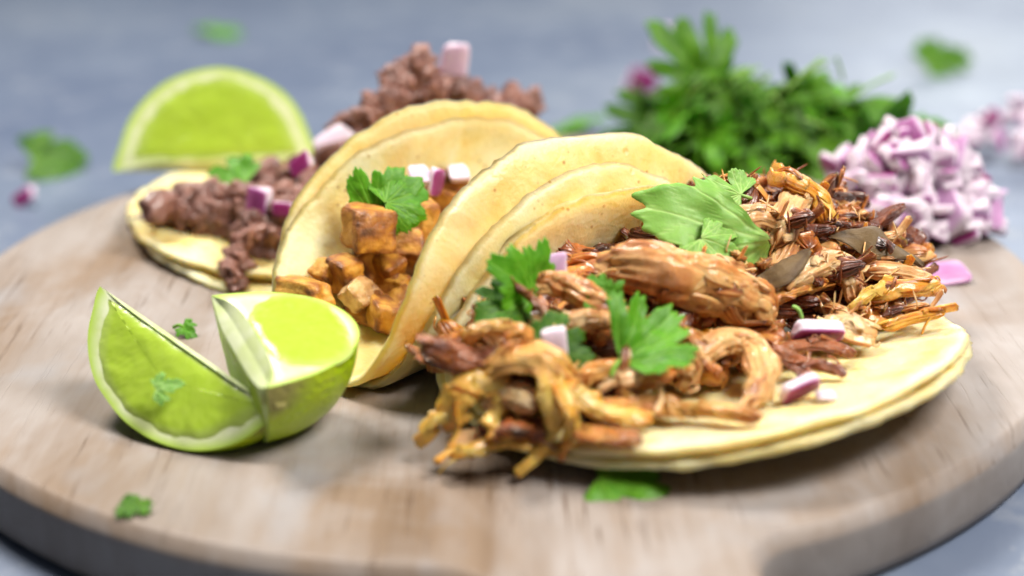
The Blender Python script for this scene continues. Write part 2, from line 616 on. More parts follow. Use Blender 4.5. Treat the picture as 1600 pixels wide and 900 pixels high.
def build_tortilla(k, outer, parent, seed):
    v = TV[k]
    q = v[:12]
    (du, ds, r), off = ((v[12], v[13], v[14]), (-0.29 if k == 3 else -0.25)) if outer else ((0, v[15], v[16]), 0.)
    nr_, na = 44, 200
    th = 0.215
    ph = np.linspace(0, 2 * np.pi, na, endpoint=False)
    c, s_ = np.cos(ph), np.sin(ph)
    ring = np.stack([c * 9, s_ * 9, np.full(na, seed * 3.1)], 1)
    jag = 0.05 * fbm(ring * 0.35, 3, seed) + 0.026 * fbm(ring * 2.2, 3, seed + 5, 0.7)
    rho = np.linspace(0, 1, nr_ + 1)[1:] ** 0.85
    delta = 0.035
    layers = []
    for sign in (1, -1):
        R = rho[:, None] * (r + jag[None] * 2.0 * smooth(0.8, 1.0, rho)[:, None])
        U = (R * c).ravel() + du
        SS = (R * s_).ravel() + ds
        prof_ = np.sqrt(np.clip(1 - ((rho - (1 - delta)) / delta).clip(0, 1) ** 2, 0.0, 1))
        t_loc = np.repeat(prof_, na)
        P3 = np.stack([U * 0.5, SS * 0.5, np.full_like(U, seed * 7.)], 1)
        bub = 0.065 * fbm(P3 * 1.3, 3, seed + 3) + 0.012 * fbm(P3 * 6, 2, seed + 9)
        swell = 1 + 0.35 * fbm(P3 * 2.2, 2, seed + 21) * np.repeat(smooth(0.6, 0.95, rho), na)
        offs = off + bub * (0.6 if outer else 1.0) + sign * th / 2 * t_loc * swell
        pts = tmap_off(U, SS, q, offs)
        layers.append(pts)
    top, bot = layers
    ctr_t = tmap_off(np.array([du + 0.0]), np.array([ds + 0.0]), q, np.array([off + th / 2]))
    ctr_b = tmap_off(np.array([du + 0.0]), np.array([ds + 0.0]), q, np.array([off - th / 2]))
    V = np.concatenate([top, bot, ctr_t, ctr_b])
    n = len(top)
    F = []
    for i in range(nr_ - 1):
        for j in range(na):
            j2 = (j + 1) % na
            a, b, c2, d2 = i * na + j, i * na + j2, (i + 1) * na + j2, (i + 1) * na + j
            F.append((a, d2, c2, b))
            F.append((n + a, n + b, n + c2, n + d2))
    for j in range(na):
        j2 = (j + 1) % na
        F.append((2 * n, j, j2))
        F.append((2 * n + 1, n + j2, n + j))
        a = (nr_ - 1) * na
        F.append((a + j, n + a + j, n + a + j2, a + j2))
    edge = np.repeat(smooth(0.9, 1.0, rho), na) * (0.75 + 0.5 * np.tile(vnoise(ring * 0.8, seed), nr_))
    edge = np.concatenate([edge, edge, [0, 0]])
    o = child('tortilla', V, F, TORT, parent, attrs={'edge': edge})
    if not outer:
        BVH[k] = BVHTree.FromPolygons([Vector(p) for p in V.tolist()], F)
    return o


def tmap_off(u, s, q, off):
    P0 = tmap(u, s, q, 0.)
    P1 = tmap(u, s, q, 1.)
    return P0 + (P1 - P0) * off[:, None]


TACO = {}
for k, lab in ((1, 'double tortilla taco of browned minced meat lying open furthest back, under a lime wedge'),
               (2, 'folded middle taco filled with golden seasoned cubes, between the two open tacos'),
               (3, 'open front taco heaped with shredded pulled pork')):
    v = TV[k]
    t = empty('taco', (v[0], v[1], 0.02))
    tag(t, lab, 'taco', 'three tacos on the board')
    build_tortilla(k, False, t, 10 * k + 1)
    ob = build_tortilla(k, True, t, 10 * k + 6)
    TACO[k] = t


def hit(k, px, py):
    d = ray(px, py)
    h = BVH[k].ray_cast(Vector(CAM.tolist()), Vector(d.tolist()))
    if h[0] is None:
        return None
    return np.array(h[0]), np.array(h[1])


# ------------------------------------------------------------------ generic pieces
def catmull(P, n):
    P = np.asarray(P, float)
    if len(P) == 2:
        t = np.linspace(0, 1, n)[:, None]
        return P[0] * (1 - t) + P[1] * t
    Q = np.concatenate([[2 * P[0] - P[1]], P, [2 * P[-1] - P[-2]]])
    L = np.concatenate([[0], np.cumsum(np.linalg.norm(np.diff(P, axis=0), axis=1))])
    tt = np.linspace(0, L[-1], n)
    out = []
    for t in tt:
        i = min(max(np.searchsorted(L, t, side='right') - 1, 0), len(P) - 2)
        f = (t - L[i]) / (L[i + 1] - L[i] + 1e-9)
        p0, p1, p2, p3 = Q[i:i + 4]
        out.append(0.5 * (2 * p1 + (p2 - p0) * f + (2 * p0 - 5 * p1 + 4 * p2 - p3) * f ** 2 + (3 * p1 - p0 - 3 * p2 + p3) * f ** 3))
    return np.array(out)


def sweep(P, w, h, seed=0, n=36, na=32, foff=0.0, twist=0.0, fib=0.2, fibn=2.2, lump=0.2, torn=0.5, up=(0, -0.35, 0.94), taper=0.4, blunt=0.2, brown=0.35, ends=0.25, wave=0.0):
    """a torn strip or chunk of meat swept along P (cm): half width w, half height h, fibres along its length"""
    C = catmull(P, n)
    L = np.linalg.norm(np.diff(C, axis=0), axis=1).sum()
    T = np.gradient(C, axis=0)
    T /= np.linalg.norm(T, axis=1)[:, None] + 1e-9
    upv = norm(up)
    t = np.linspace(0, 1, n)
    X = np.cross(T, upv)
    X /= np.linalg.norm(X, axis=1)[:, None] + 1e-9
    Z = np.cross(X, T)
    tw = twist * (t - 0.5) + wave * np.sin(t * 6.3 * 1.3 + seed)
    X, Z = X * np.cos(tw)[:, None] + Z * np.sin(tw)[:, None], -X * np.sin(tw)[:, None] + Z * np.cos(tw)[:, None]
    a = np.linspace(0, 2 * np.pi, na, endpoint=False)
    e = np.clip(np.minimum(t, 1 - t) * 2, 0, 1)
    env = (np.clip(e / max(blunt, 1e-3), 0, 1)) ** taper
    env = np.maximum(env, 0.02)
    ca, sa = np.cos(a), np.sin(a)
    A, Tt = np.meshgrid(a, t)
    cyl = np.stack([np.cos(A) * fibn, np.sin(A) * fibn, Tt * L * 0.35 + seed * 5.3], -1)
    rid = 1 - np.abs(vnoise(cyl * 1.0, seed)) * 2
    rid2 = 1 - np.abs(vnoise(cyl * np.array([2.3, 2.3, 0.8]), seed + 3)) * 2
    fibre = 0.6 * rid + 0.4 * rid2
    big = fbm(np.stack([np.cos(A) * 0.9, np.sin(A) * 0.9, Tt * L * 1.1 + seed * 2.1], -1), 3, seed + 7, 0.6)
    endm = 1 - np.clip(e / 0.45, 0, 1)[:, None]
    rad = 1 + fib * fibre * (1 + 0.8 * endm) + lump * big
    rad = np.maximum(rad, 0.15)
    W = w * env[:, None] * rad
    H = h * env[:, None] * rad
    tear = torn * vnoise(np.stack([np.cos(A) * fibn * 1.2, np.sin(A) * fibn * 1.2, np.full_like(A, seed * 3.3) + (Tt > 0.5) * 9], -1), seed + 11)
    sgn = np.where(Tt > 0.5, 1.0, -1.0)
    V = C[:, None] + X[:, None] * (W * np.cos(A))[..., None] + Z[:, None] * (H * np.sin(A))[..., None] + T[:, None] * (tear * sgn * endm * max(w, h))[..., None]
    fine = fbm(V * 5.0, 2, seed + 31) * 0.035 * min(w, h) * 2
    V = V + (X[:, None] * np.cos(A)[..., None] + Z[:, None] * np.sin(A)[..., None]) * fine[..., None]
    V = V.reshape(-1, 3)
    F = []
    for i in range(n - 1):
        for j in range(na):
            j2 = (j + 1) % na
            F.append((i * na + j, i * na + j2, (i + 1) * na + j2, (i + 1) * na + j))
    b = len(V)
    V = np.concatenate([V, [C[0], C[-1]]])
    for j in range(na):
        j2 = (j + 1) % na
        F.append((b, j2, j))
        F.append((b + 1, (n - 1) * na + j, (n - 1) * na + j2))
    br = brown - 0.35 * (fibre - 0.1) + 0.3 * big + ends * endm
    br = np.concatenate([br.ravel(), [brown + ends] * 2])
    sc = 4.0 * max(w, h) / 0.4
    fx = np.concatenate([(np.cos(A) * sc + foff).ravel(), [foff, foff]])
    fy = np.concatenate([(np.sin(A) * sc + foff * 0.37).ravel(), [0, 0]])
    fl = np.concatenate([(Tt * L + foff * 1.7).ravel(), [0, L]])
    return V, F, np.stack([br, fx, fy, fl], 1)


def join(parts):
    V, F, B, o = [], [], [], 0
    for v, f, b in parts:
        V.append(v)
        F += [tuple(i + o for i in ff) for ff in f]
        B.append(b)
        o += len(v)
    return np.concatenate(V), F, np.concatenate(B)


def A4(b):
    b = np.asarray(b)
    if b.ndim == 1:
        return dict(brown=b)
    return {'brown': b[:, 0], 'fx': b[:, 1], 'fy': b[:, 2], 'fl': b[:, 3]}


def pulled(P, w, h, seed, nfr=6, soft=False, brown=0.35, core=0.78, dens=0.72, **k):
    """a pulled piece: a small torn core covered in short overlapping flakes of muscle and fine curly fibres"""
    r = np.random.default_rng(seed)
    n = 40
    C = catmull(P, n)
    T = np.gradient(C, axis=0)
    T /= np.linalg.norm(T, axis=1)[:, None] + 1e-9
    X = np.cross(T, norm((0, -0.35, 0.94)))
    X /= np.linalg.norm(X, axis=1)[:, None] + 1e-9
    Z = np.cross(X, T)
    L = np.linalg.norm(np.diff(C, axis=0), axis=1).sum()
    parts = [sweep(P, w * core, h * core, seed, n=60, na=64, fib=0.24, fibn=4.2, lump=0.34, torn=0.35, brown=brown + 0.05, ends=0.28, blunt=0.3)]
    nf = max(5, int(8.5 * dens * L * (w + h) / (0.75 + 0.5 * max(w, h))))
    for q in range(nf):
        t = (q + r.random()) / nf
        a = r.uniform(0, 2 * np.pi) if r.random() < 0.35 else r.uniform(0.1, 0.9) * np.pi + r.normal() * 0.5
        i = int(np.clip(t * (n - 1), 1, n - 2))
        e = min(1, min(t, 1 - t) * 2 / 0.25) ** 0.5
        out = X[i] * math.cos(a) + Z[i] * math.sin(a)
        ro = (0.62 + 0.30 * r.random()) * (0.45 + 0.55 * e)
        c = C[i] + X[i] * w * ro * math.cos(a) + Z[i] * h * ro * math.sin(a)
        ln = r.uniform(0.35, 0.85) * (0.65 + 1.15 * max(w, h)) * (1.35 if soft else 1.0)
        ln = min(ln * r.uniform(0.6, 1.4), 0.55 + 1.3 * max(w, h))
        tang = norm(T[i] + np.cross(out, T[i]) * r.normal() * 0.30 + out * r.normal() * 0.07)
        sidev = np.cross(out, tang)
        cur = r.normal() * 0.12
        droop = -0.10 - 0.14 * r.random()
        p0 = c - tang * ln * 0.5 + out * droop * ln + sidev * cur * ln
        p2 = c + tang * ln * 0.5 + out * (droop + (0.15 * r.random() if r.random() < 0.3 else 0)) * ln + sidev * cur * ln
        fw = r.uniform(0.08, 0.20) * (0.55 + 0.75 * max(w, h)) * (1.2 if soft else 1.0) * r.uniform(0.6, 1.25)
        parts.append(sweep([p0, c, p2], fw, fw * r.uniform(0.24, 0.42), seed * 7 + q, n=22, na=22, fib=0.10 if soft else 0.34, fibn=3.0, lump=0.22, torn=0.6,
                           twist=r.normal() * 0.5, up=out, brown=brown - 0.04 + r.normal() * 0.15, ends=0.34, blunt=0.10, taper=0.5, foff=q * 3.1))
    nh = int((3 if soft else 7) * L * (0.5 + w + h) * 0.8) if nfr else 0
    for q in range(nh):
        t = r.random()
        i = int(np.clip(t * (n - 1), 1, n - 2))
        a = r.uniform(-0.2, 1.2) * np.pi
        out = X[i] * math.cos(a) + Z[i] * math.sin(a)
        c = C[i] + (X[i] * w * math.cos(a) + Z[i] * h * math.sin(a)) * (0.75 + 0.1 * r.random())
        tang = norm(T[i] * (1 if r.random() < 0.5 else -1) + np.cross(out, T[i]) * r.normal() * 0.6)
        ln = r.uniform(0.10, 0.24)
        p1 = c + (tang * 0.8 + out * 0.3) * ln
        p2 = p1 + (tang * 0.6 + r.normal(size=3) * 0.6 - out * 0.7) * ln
        rr = r.uniform(0.012, 0.028)
        parts.append(sweep([c - tang * ln * 0.4, c, p1, p2], rr, rr, seed * 13 + q, n=12, na=6, fib=0.1, lump=0.4, torn=0.2, taper=0.4, blunt=0.3, brown=brown - 0.2, ends=0.1, foff=q))
    return join(parts)


def frayed(P, w, h, seed, nfr=6, **k):
    """chunk plus loose fibres sticking out of it"""
    parts = [sweep(P, w, h, seed, **k)]
    r = np.random.default_rng(seed)
    C = catmull(P, 20)
    for q in range(nfr):
        end = r.random() < 0.65
        i = (0 if r.random() < 0.5 else 19) if end else r.integers(3, 16)
        T = norm(C[min(i + 1, 19)] - C[max(i - 1, 0)]) * (1 if i > 9 else -1)
        side = norm(r.normal(size=3) + np.array([0, -0.4, 0.6]))
        p0 = C[min(max(i, 2), 17)] + side * np.array([w, w, h]) * 0.6
        ln = (0.25 + 0.4 * r.random()) * (w + 0.2)
        p1 = p0 + (T * 0.8 + side * 0.2) * ln
        p2 = p1 + (T * 0.5 + r.normal(size=3) * 0.7 + np.array([0, 0, -0.3])) * ln
        rr = 0.014 + 0.024 * r.random()
        parts.append(sweep([p0, p1, p2], rr, rr * 0.8, seed + q + 50, n=12, na=8, fib=0.1, lump=0.35, torn=0.3, taper=0.4, blunt=0.25, brown=k.get('brown', 0.35) - 0.15, ends=0.1))
    return join(parts)


def blob(L, W, H, seed, nu=36, nv=24, rough=0.35, freq=1.6):
    th = np.linspace(0, np.pi, nv)
    ph = np.linspace(0, 2 * np.pi, nu, endpoint=False)
    T, Pp = np.meshgrid(th, ph, indexing='ij')
    D = np.stack([np.sin(T) * np.cos(Pp), np.sin(T) * np.sin(Pp), np.cos(T)], -1)
    D[0], D[-1] = (0, 0, 1), (0, 0, -1)
    n1 = fbm(D * freq + seed * 1.7, 3, seed, 0.6)
    r = 1 + rough * n1
    V = D * r[..., None] * np.array([L, W, H])
    V = V.reshape(-1, 3)
    F = []
    for i in range(nv - 1):
        for j in range(nu):
            j2 = (j + 1) % nu
            F.append((i * nu + j, (i + 1) * nu + j, (i + 1) * nu + j2, i * nu + j2))
    return V, F, np.clip(0.42 - 0.35 * n1.ravel(), 0, 1)


def cube_piece(d, seed, n=12, round_=7.0, nzz=0.10):
    """rounded, slightly lumpy diced piece; d = edge lengths"""
    V, F = [], []
    for ax in range(3):
        for sg in (-1, 1):
            b = len(V)
            for i in range(n + 1):
                for j in range(n + 1):
                    p = [0, 0, 0]
                    p[ax] = sg
                    p[(ax + 1) % 3] = -1 + 2 * i / n
                    p[(ax + 2) % 3] = -1 + 2 * j / n
                    V.append(p)
            for i in range(n):
                for j in range(n):
                    q = (b + i * (n + 1) + j, b + (i + 1) * (n + 1) + j, b + (i + 1) * (n + 1) + j + 1, b + i * (n + 1) + j + 1)
                    F.append(q if sg > 0 else q[::-1])
    V = np.array(V, float)
    nrm = (np.abs(V) ** round_).sum(1) ** (1 / round_)
    edge = (np.abs(V) > 0.7).sum(1)
    V = V / nrm[:, None]
    nz = fbm(V * 1.3 + seed * 3.7, 3, seed, 0.55)
    sk = np.array([1 + 0.18 * math.sin(seed * 3.1), 1 + 0.18 * math.cos(seed * 1.3), 1])
    shear = 0.22 * math.sin(seed * 2.7)
    Vv = V * (1 + nzz * nz)[:, None]
    Vv[:, 0] += shear * Vv[:, 2]
    Vv[:, 1] += 0.2 * math.cos(seed * 4.1) * Vv[:, 0] * Vv[:, 2]
    Vv *= np.array(d) / 2 * sk
    br = 0.56 + 0.14 * (edge - 1) + 0.42 * fbm(V * 1.7 + seed * 9.1, 3, seed + 4)
    return Vv, F, np.clip(br, 0, 1)


def onion_piece(lx, ly, th, seed, curv=1.6, n=7, white=1.0):
    """a dice of onion layer: curved, purple skin on its outer face"""
    V, F, _ = cube_piece((1, 1, 1), seed, n, 5.5, 0.05)
    z = V[:, 2] + 0.5
    sk = smooth(0.72, 1.0, z) * white + 0.10 * white * (fbm(V * 3 + seed, 2, seed) > 0.25)
    x, y = V[:, 0] * lx, V[:, 1] * ly
    R = curv
    rr = R + z * th - th / 2
    a = x / R
    W = np.stack([rr * np.sin(a), y * (1 + 0.25 * math.sin(seed) * V[:, 0]), rr * np.cos(a) - R], 1)
    return W, F, np.clip(sk, 0, 1)


LOBES = [(-98, .56, 19), (-74, .78, 16), (-52, .80, 14), (-24, .86, 14), (-2, 1.0, 15), (20, .90, 13), (50, .78, 14), (72, .80, 16), (96, .58, 19)]


def leaf_geo(size, seed, bend=0.5, fold=0.25, lat=0.3, wav=0.06, th=0.022, nphi=150, nr=16, span=(-112, 112), fuse=0.34, narrow=1.0):
    r = np.random.default_rng(seed)
    lob = [(a + r.normal() * 3, L * (1 + r.normal() * 0.08), hw) for a, L, hw in LOBES]
    ph = np.radians(np.linspace(span[0], span[1], nphi))
    dg = np.degrees(ph)
    R = np.full(nphi, fuse)
    for a, L, hw in lob:
        d = np.abs(dg - a) / (hw * narrow)
        R = np.maximum(R, L * (1 - 0.30 * np.clip(d / (1.35 if fuse > .5 else 1.0), 0, 1.6) ** 2.7))
    R *= 1 - 0.055 * (0.5 + 0.5 * np.cos(dg * 0.9 + seed))
    R = R * (1 + 0.05 * vnoise(np.stack([dg * 0.25, np.zeros(nphi), np.full(nphi, seed)], 1), seed))
    t = np.linspace(0.03, 1, nr)
    X = (t[:, None] * R * np.sin(ph)).ravel()
    Y = (t[:, None] * R * np.cos(ph)).ravel()
    vein = np.zeros_like(X)
    for a, L, hw in lob:
        ar = np.radians(a)
        al = X * np.sin(ar) + Y * np.cos(ar)
        ac = np.abs(X * np.cos(ar) - Y * np.sin(ar))
        vein = np.maximum(vein, np.exp(-(ac / (0.020 * (1.15 - np.clip(al / L, 0, 1)))) ** 2) * (al > 0) * (al < L))
        for kk in np.linspace(0.35, 0.85, 3):
            for sg in (-1, 1):
                bx, by = np.sin(ar) * L * kk, np.cos(ar) * L * kk
                br_ = ar + sg * 0.75
                al2 = (X - bx) * np.sin(br_) + (Y - by) * np.cos(br_)
                ac2 = np.abs((X - bx) * np.cos(br_) - (Y - by) * np.sin(br_))
                vein = np.maximum(vein, 0.6 * np.exp(-(ac2 / 0.010) ** 2) * (al2 > 0) * (al2 < 0.3 * L))
    Z = fold * np.abs(X) + wav * fbm(np.stack([X * 3, Y * 3, np.full_like(X, seed * 1.3)], 1), 2, seed) - 0.006 * vein
    Z = Z + 0.03 * np.sin(np.tile(dg, nr) * 0.14 + seed) * np.repeat(t, nphi) ** 1.5
    P = np.stack([X, Y, Z], 1)

    def bendax(P, k, ax):
        if abs(k) < 1e-4:
            return P
        v = P[:, ax]
        z = P[:, 2]
        o = P.copy()
        o[:, ax] = np.sin(v * k) / k - z * np.sin(v * k)
        o[:, 2] = -(1 - np.cos(v * k)) / k + z * np.cos(v * k)
        return o
    P = bendax(P, bend, 1)
    P = bendax(P, lat, 0)
    P *= size
    n = len(P)
    V = np.concatenate([P + [0, 0, th / 2], P - [0, 0, th / 2]])
    F = []
    for i in range(nr - 1):
        for j in range(nphi - 1):
            a, b, c, d = i * nphi + j, i * nphi + j + 1, (i + 1) * nphi + j + 1, (i + 1) * nphi + j
            F.append((a, d, c, b)[::-1])
            F.append((n + a, n + d, n + c, n + b))
    for j in range(nphi - 1):
        a = (nr - 1) * nphi + j
        F.append((a, a + 1, n + a + 1, n + a))
    return V, F, np.concatenate([vein, vein])


def hero_leaf(label, base, tip, nrm, size, seed, mat=LEAF, bend=0.5, fold=0.2, lat=0.3, stem=1.0, wav=0.06, name='cilantro_leaf', group=None, cat='herb leaf', span=(-112, 112), fuse=0.34):
    V, F, ve = leaf_geo(size, seed, bend, fold, lat, wav, span=span, fuse=fuse)
    me = mesh_data(name, V, F, mat, {'vein': ve})
    M = frame(np.asarray(tip) - np.asarray(base), nrm)
    o = place(me, name, base, M)
    tag(o, label, cat, group)
    if stem > 0:
        sv, sf_, sb = sweep([(0, 0.12 * size, 0), (0.02, -0.35 * stem, -0.03), (0.12, -0.8 * stem, -0.16)], 0.045, 0.045, seed, n=14, na=10, fib=0.05, lump=0.1, torn=0.1, blunt=0.1)
        ms = mesh_data('stem', sv, sf_, mat, {'vein': np.full(len(sv), 0.8)})
        so = bpy.data.objects.new('stem', ms)
        col.objects.link(so)
        so.parent = o
    return o


def meat(name, label, P, w, h, mat, seed, nfr=5, group=None, cat='meat', **k):
    k.pop('ns', None)
    if nfr and max(w, h) > 0.085 and mat is not CHARD:
        V, F, b = pulled(P, w, h, seed, nfr, soft=mat is FAT or 'smooth orange' in label, brown=k.get('brown', .35))
    else:
        V, F, b = frayed(P, w, h, seed, nfr, **k)
    o = mk(name, V, F, mat, attrs=A4(b))
    return tag(o, label, cat, group)


# ------------------------------------------------------------------ limes
def lime_wedge(name, e1, w, nrm, mid, a, bw, bn, ang, t_in=0.22, ring=0.30, parent=None, seed=0, pw=2.0, oval=False, rd=0.28, nubk=0.06):
    """ellipsoid wedge: flat cut face spanned by e1 (long axis) and w, second face turned by ang about e1 to the back"""
    e1 = norm(e1)
    w = norm(w - np.dot(w, e1) * e1)
    n = norm(nrm - np.dot(nrm, e1) * e1 - np.dot(nrm, w) * w)
    B = np.stack([e1, w, n], 1)
    # rind shell
    nu, nv = 64, 40
    V, F = [], []
    al = np.linspace(0, -ang, nv)
    be = np.linspace(0, np.pi, nu)
    Pl = []
    for g in al:
        dw = np.array([0, np.cos(g), np.sin(g)])
        b = ((abs(dw[1]) / bw) ** pw + (abs(dw[2]) / bn) ** pw) ** (-1 / pw)
        for t in be:
            x = math.cos(t) * a
            y = math.sin(t) ** 0.92 * b
            nub = nubk * a * math.exp(-(math.sin(t) / 0.16) ** 2) * (1 if x > 0 else -1)
            Pl.append((x + nub, y * dw[1], y * dw[2]))
    P = np.array(Pl)
    P *= (1 + 0.012 * fbm(P * 0.9 + seed * 4, 2, seed))[:, None]
    V = P @ B.T + mid
    for i in range(nv - 1):
        for j in range(nu - 1):
            q = i * nu + j
            F.append((q, q + 1, q + nu + 1, q + nu))
    st = smooth(0.90, 1.0, P[:, 0] / a)
    o = mk(name, V, F, RIND, parent=parent, attrs={'stemend': st}) if parent is None else child(name, V, F, RIND, parent, attrs={'stemend': st})
    for fi, g in enumerate((0.0, -ang)):
        dw = np.array([0, np.cos(g), np.sin(g)])
        dn = np.array([0, -np.sin(g), np.cos(g)]) * (1 if fi == 0 else -1)
        b = ((abs(dw[1]) / bw) ** pw + (abs(dw[2]) / bn) ** pw) ** (-1 / pw)
        nt, nr = 72, 14
        row = P[:nu] if fi == 0 else P[-nu:]
        rx = row[:, 0]
        ry = np.hypot(row[:, 1], row[:, 2])

        def disc(inner, h, nm, mat):
            o0 = np.array([0.0, b * 0.42])
            bx = np.interp(np.linspace(0, 1, 200), np.linspace(0, 1, nu), rx)
            by = np.interp(np.linspace(0, 1, 200), np.linspace(0, 1, nu), ry)
            arc = np.stack([bx, by], 1)
            if inner:
                sc = np.array([(a - ring * 1.5) / a, (b - ring) / b])
                arc = arc * sc
                arc[:, 1] = np.maximum(arc[:, 1], t_in + 0.18 * (1 - (arc[:, 0] / a) ** 2) * 0)
                ch = np.linspace(arc[-1], arc[0], 40)[1:-1]
                ch[:, 1] = t_in - 0.05 * np.sin(np.linspace(0, 3.14, 38))
                if oval:                      # cut a little off the core: the pulp shows as an oval
                    bdx = np.concatenate([arc, ch])
                    tt = np.linspace(0, 2 * np.pi, len(bdx), endpoint=False)
                    cy_, ry_ = (t_in + b - ring) / 2, (b - ring - t_in) / 2
                    cs, sn = np.cos(tt), np.sin(tt)
                    ov = np.stack([np.sign(cs) * np.abs(cs) ** 0.85 * (a - 0.32), cy_ + np.sign(sn) * np.abs(sn) ** 0.85 * ry_], 1)
                    arc, ch = ov[:200], ov[200:]
                    o0 = np.array([0.0, cy_])
            else:
                ch = np.linspace(arc[-1], arc[0], 40)[1:-1]
            bd = np.concatenate([arc, ch])
            m = len(bd)
            rr = np.linspace(0, 1, nr + 1)[1:] ** 0.7
            VV, aR, fu, fv = [], [], [], []
            for q in rr:
                pt = o0 + (bd - o0) * q
                zz = h * (1 - q ** 8) if inner else 0.0
                bump = 0.02 * fbm(np.concatenate([pt * 3.0, np.full((m, 1), seed + fi * 3.3)], 1), 2, seed) if inner else 0
                VV.append(np.stack([pt[:, 0], pt[:, 1] * dw[1] + (zz + bump) * dn[1], pt[:, 1] * dw[2] + (zz + bump) * dn[2]], 1))
                aR.append(np.full(m, q))
                fu.append(np.arctan2(pt[:, 0], pt[:, 1] + 0.9))
                fv.append(np.hypot(pt[:, 0], pt[:, 1] + 0.9))
            VV = np.concatenate(VV)
            c0 = np.array([[o0[0], o0[1] * dw[1] + (h if inner else 0) * dn[1], o0[1] * dw[2] + (h if inner else 0) * dn[2]]])
            off = dn * (0.004 if not inner else -0.01)
            VV = np.concatenate([VV, c0]) + off
            yy = np.maximum(VV[:, 1] * dw[1] + VV[:, 2] * dw[2], 0)
            dp = -rd * np.clip(1 - yy / 0.6, 0, 1) ** 2 * (1 - np.clip(np.abs(VV[:, 0]) / a, 0, 1) ** 4)
            VV = VV + dp[:, None] * dn
            FF = []
            for i in range(nr - 1):
                for j in range(m):
                    j2 = (j + 1) % m
                    FF.append((i * m + j, i * m + j2, (i + 1) * m + j2, (i + 1) * m + j))
            for j in range(m):
                FF.append((nr * m, (j + 1) % m, j))
            if not inner:   # round the pith edge over the rind side only
                pass
            rim = np.concatenate(aR + [[0]])
            if not inner:
                # green only along the arc
                on = np.concatenate([np.ones(200), np.zeros(m - 200)])
                rim = np.concatenate([np.concatenate([np.full(m, q) * on for q in rr]), [0]])
            child(nm, VV @ B.T + mid, FF, mat, o, attrs={'rim': rim, 'fu': np.concatenate(fu + [[0.]]), 'fv': np.concatenate(fv + [[1.]])})
        disc(False, 0, 'pith', PITH)
        disc(True, 0.06, 'flesh', FLESH)
    return o


# front lime, slit almost through, its two lobes spread
P1, P2 = at_z(163, 452, 2.55), at_z(432, 638, 1.05)
midL = (P1 + P2) / 2
arcL = at_z(218, 676, 0.22)
lime = empty('slit_lime', (-5.6, -8.2, 0.02))
tag(lime, 'front lime piece slit into two spread lobes, on the board before the middle taco', 'lime')
wL = arcL - midL
e1 = norm(P2 - P1)
nL = np.cross(e1, wL)
if np.dot(nL, CD) > 0:
    nL = -nL
wLp = wL - np.dot(wL, e1) * e1
lime_wedge('lobe', e1, wLp, nL, midL, np.linalg.norm(P2 - P1) / 2, np.linalg.norm(wLp), 2.2, 1.25, t_in=0.10, ring=0.19, parent=lime, seed=3, rd=0.08)
Q1, Q2 = at_z(331, 463, 2.75), at_z(415, 605, 1.95)
midR = (Q1 + Q2) / 2
arcR = at_z(588, 550, 1.95)
wR = arcR - midR
e1 = norm(Q2 - Q1)
nR = np.cross(e1, wR)
if nR[2] < 0:
    nR = -nR
wRp = wR - np.dot(wR, e1) * e1
lime_wedge('lobe', e1, wRp, nR, midR, np.linalg.norm(Q2 - Q1) / 2, np.linalg.norm(wRp), 2.45, 1.4, t_in=0.36, ring=0.2, parent=lime, seed=8, pw=2.7, oval=True, rd=0.42, nubk=0.015)
V, F, b = blob(0.24, 0.24, 0.22, 4, 24, 16, 0.35, 2.4)
child('stem_scar', V + (P2 + Q2) / 2 + np.array([0.1, -0.02, 0.0]), F, SCAR, lime)

# far lime lying on the far taco's back rim
P1, P2 = at_z(186, 268, 0.75), at_z(492, 258, 0.75)
mid = (P1 + P2) / 2
apex = at_y(345, 106, mid[1] + 1.3)
far = lime_wedge('lime_wedge', P2 - P1, apex - mid, np.array([0, -0.9, 0.5]), mid, np.linalg.norm(P2 - P1) / 2, np.linalg.norm(apex - mid), 2.6, 1.25, t_in=0.35, ring=0.3, seed=6)
tag(far, 'lime wedge standing with its cut face forward on the back edge of the far taco', 'lime')

# ------------------------------------------------------------------ pulled pork on the open taco
q3 = TV[3][:12]
A3 = np.array([np.cos(q3[3]), np.sin(q3[3])])
N3 = np.array([np.sin(q3[3]), -np.cos(q3[3])])
HU = np.array([-8.0, -7.0, -6, -5, -4, -2, 0, 2, 4, 5.5, 6.6, 7.6])
HH = np.array([0.0, 0.5, 1.0, 1.45, 1.7, 2.2, 2.65, 2.9, 2.9, 2.5, 1.2, 0.2])
HW = np.array([1.5, 2.0, 2.4, 2.7, 2.8, 2.9, 3.0, 3.4, 4.0, 4.5, 4.2, 3.4])


_gu, _gs = np.meshgrid(np.linspace(-7, 7, 57), np.linspace(0, 9, 37), indexing='ij')
_gz = tmap(_gu.ravel(), _gs.ravel(), q3)[:, 2].reshape(57, 37)


def floor3(u, s):
    """upper face of the front tortilla under the heap"""
    if math.hypot(u, s - 1.8) > 6.3:
        return 0.08
    a = min(max((u + 7) * 4, 0), 55.99)
    b = min(max(s * 4, 0), 35.99)
    i, j = int(a), int(b)
    f, g = a - i, b - j
    return (_gz[i, j] * (1 - f) + _gz[i + 1, j] * f) * (1 - g) + (_gz[i, j + 1] * (1 - f) + _gz[i + 1, j + 1] * f) * g + 0.12


def heap3(x, y):
    d = np.array([x - q3[0], y - q3[1]])
    u, s = d @ A3, d @ N3
    return floor3(u, s) + np.interp(u, HU, HH) * math.exp(-(max(abs(s - 0.9) - 0.5, 0) / np.interp(u, HU, HW) / 0.72) ** 2)


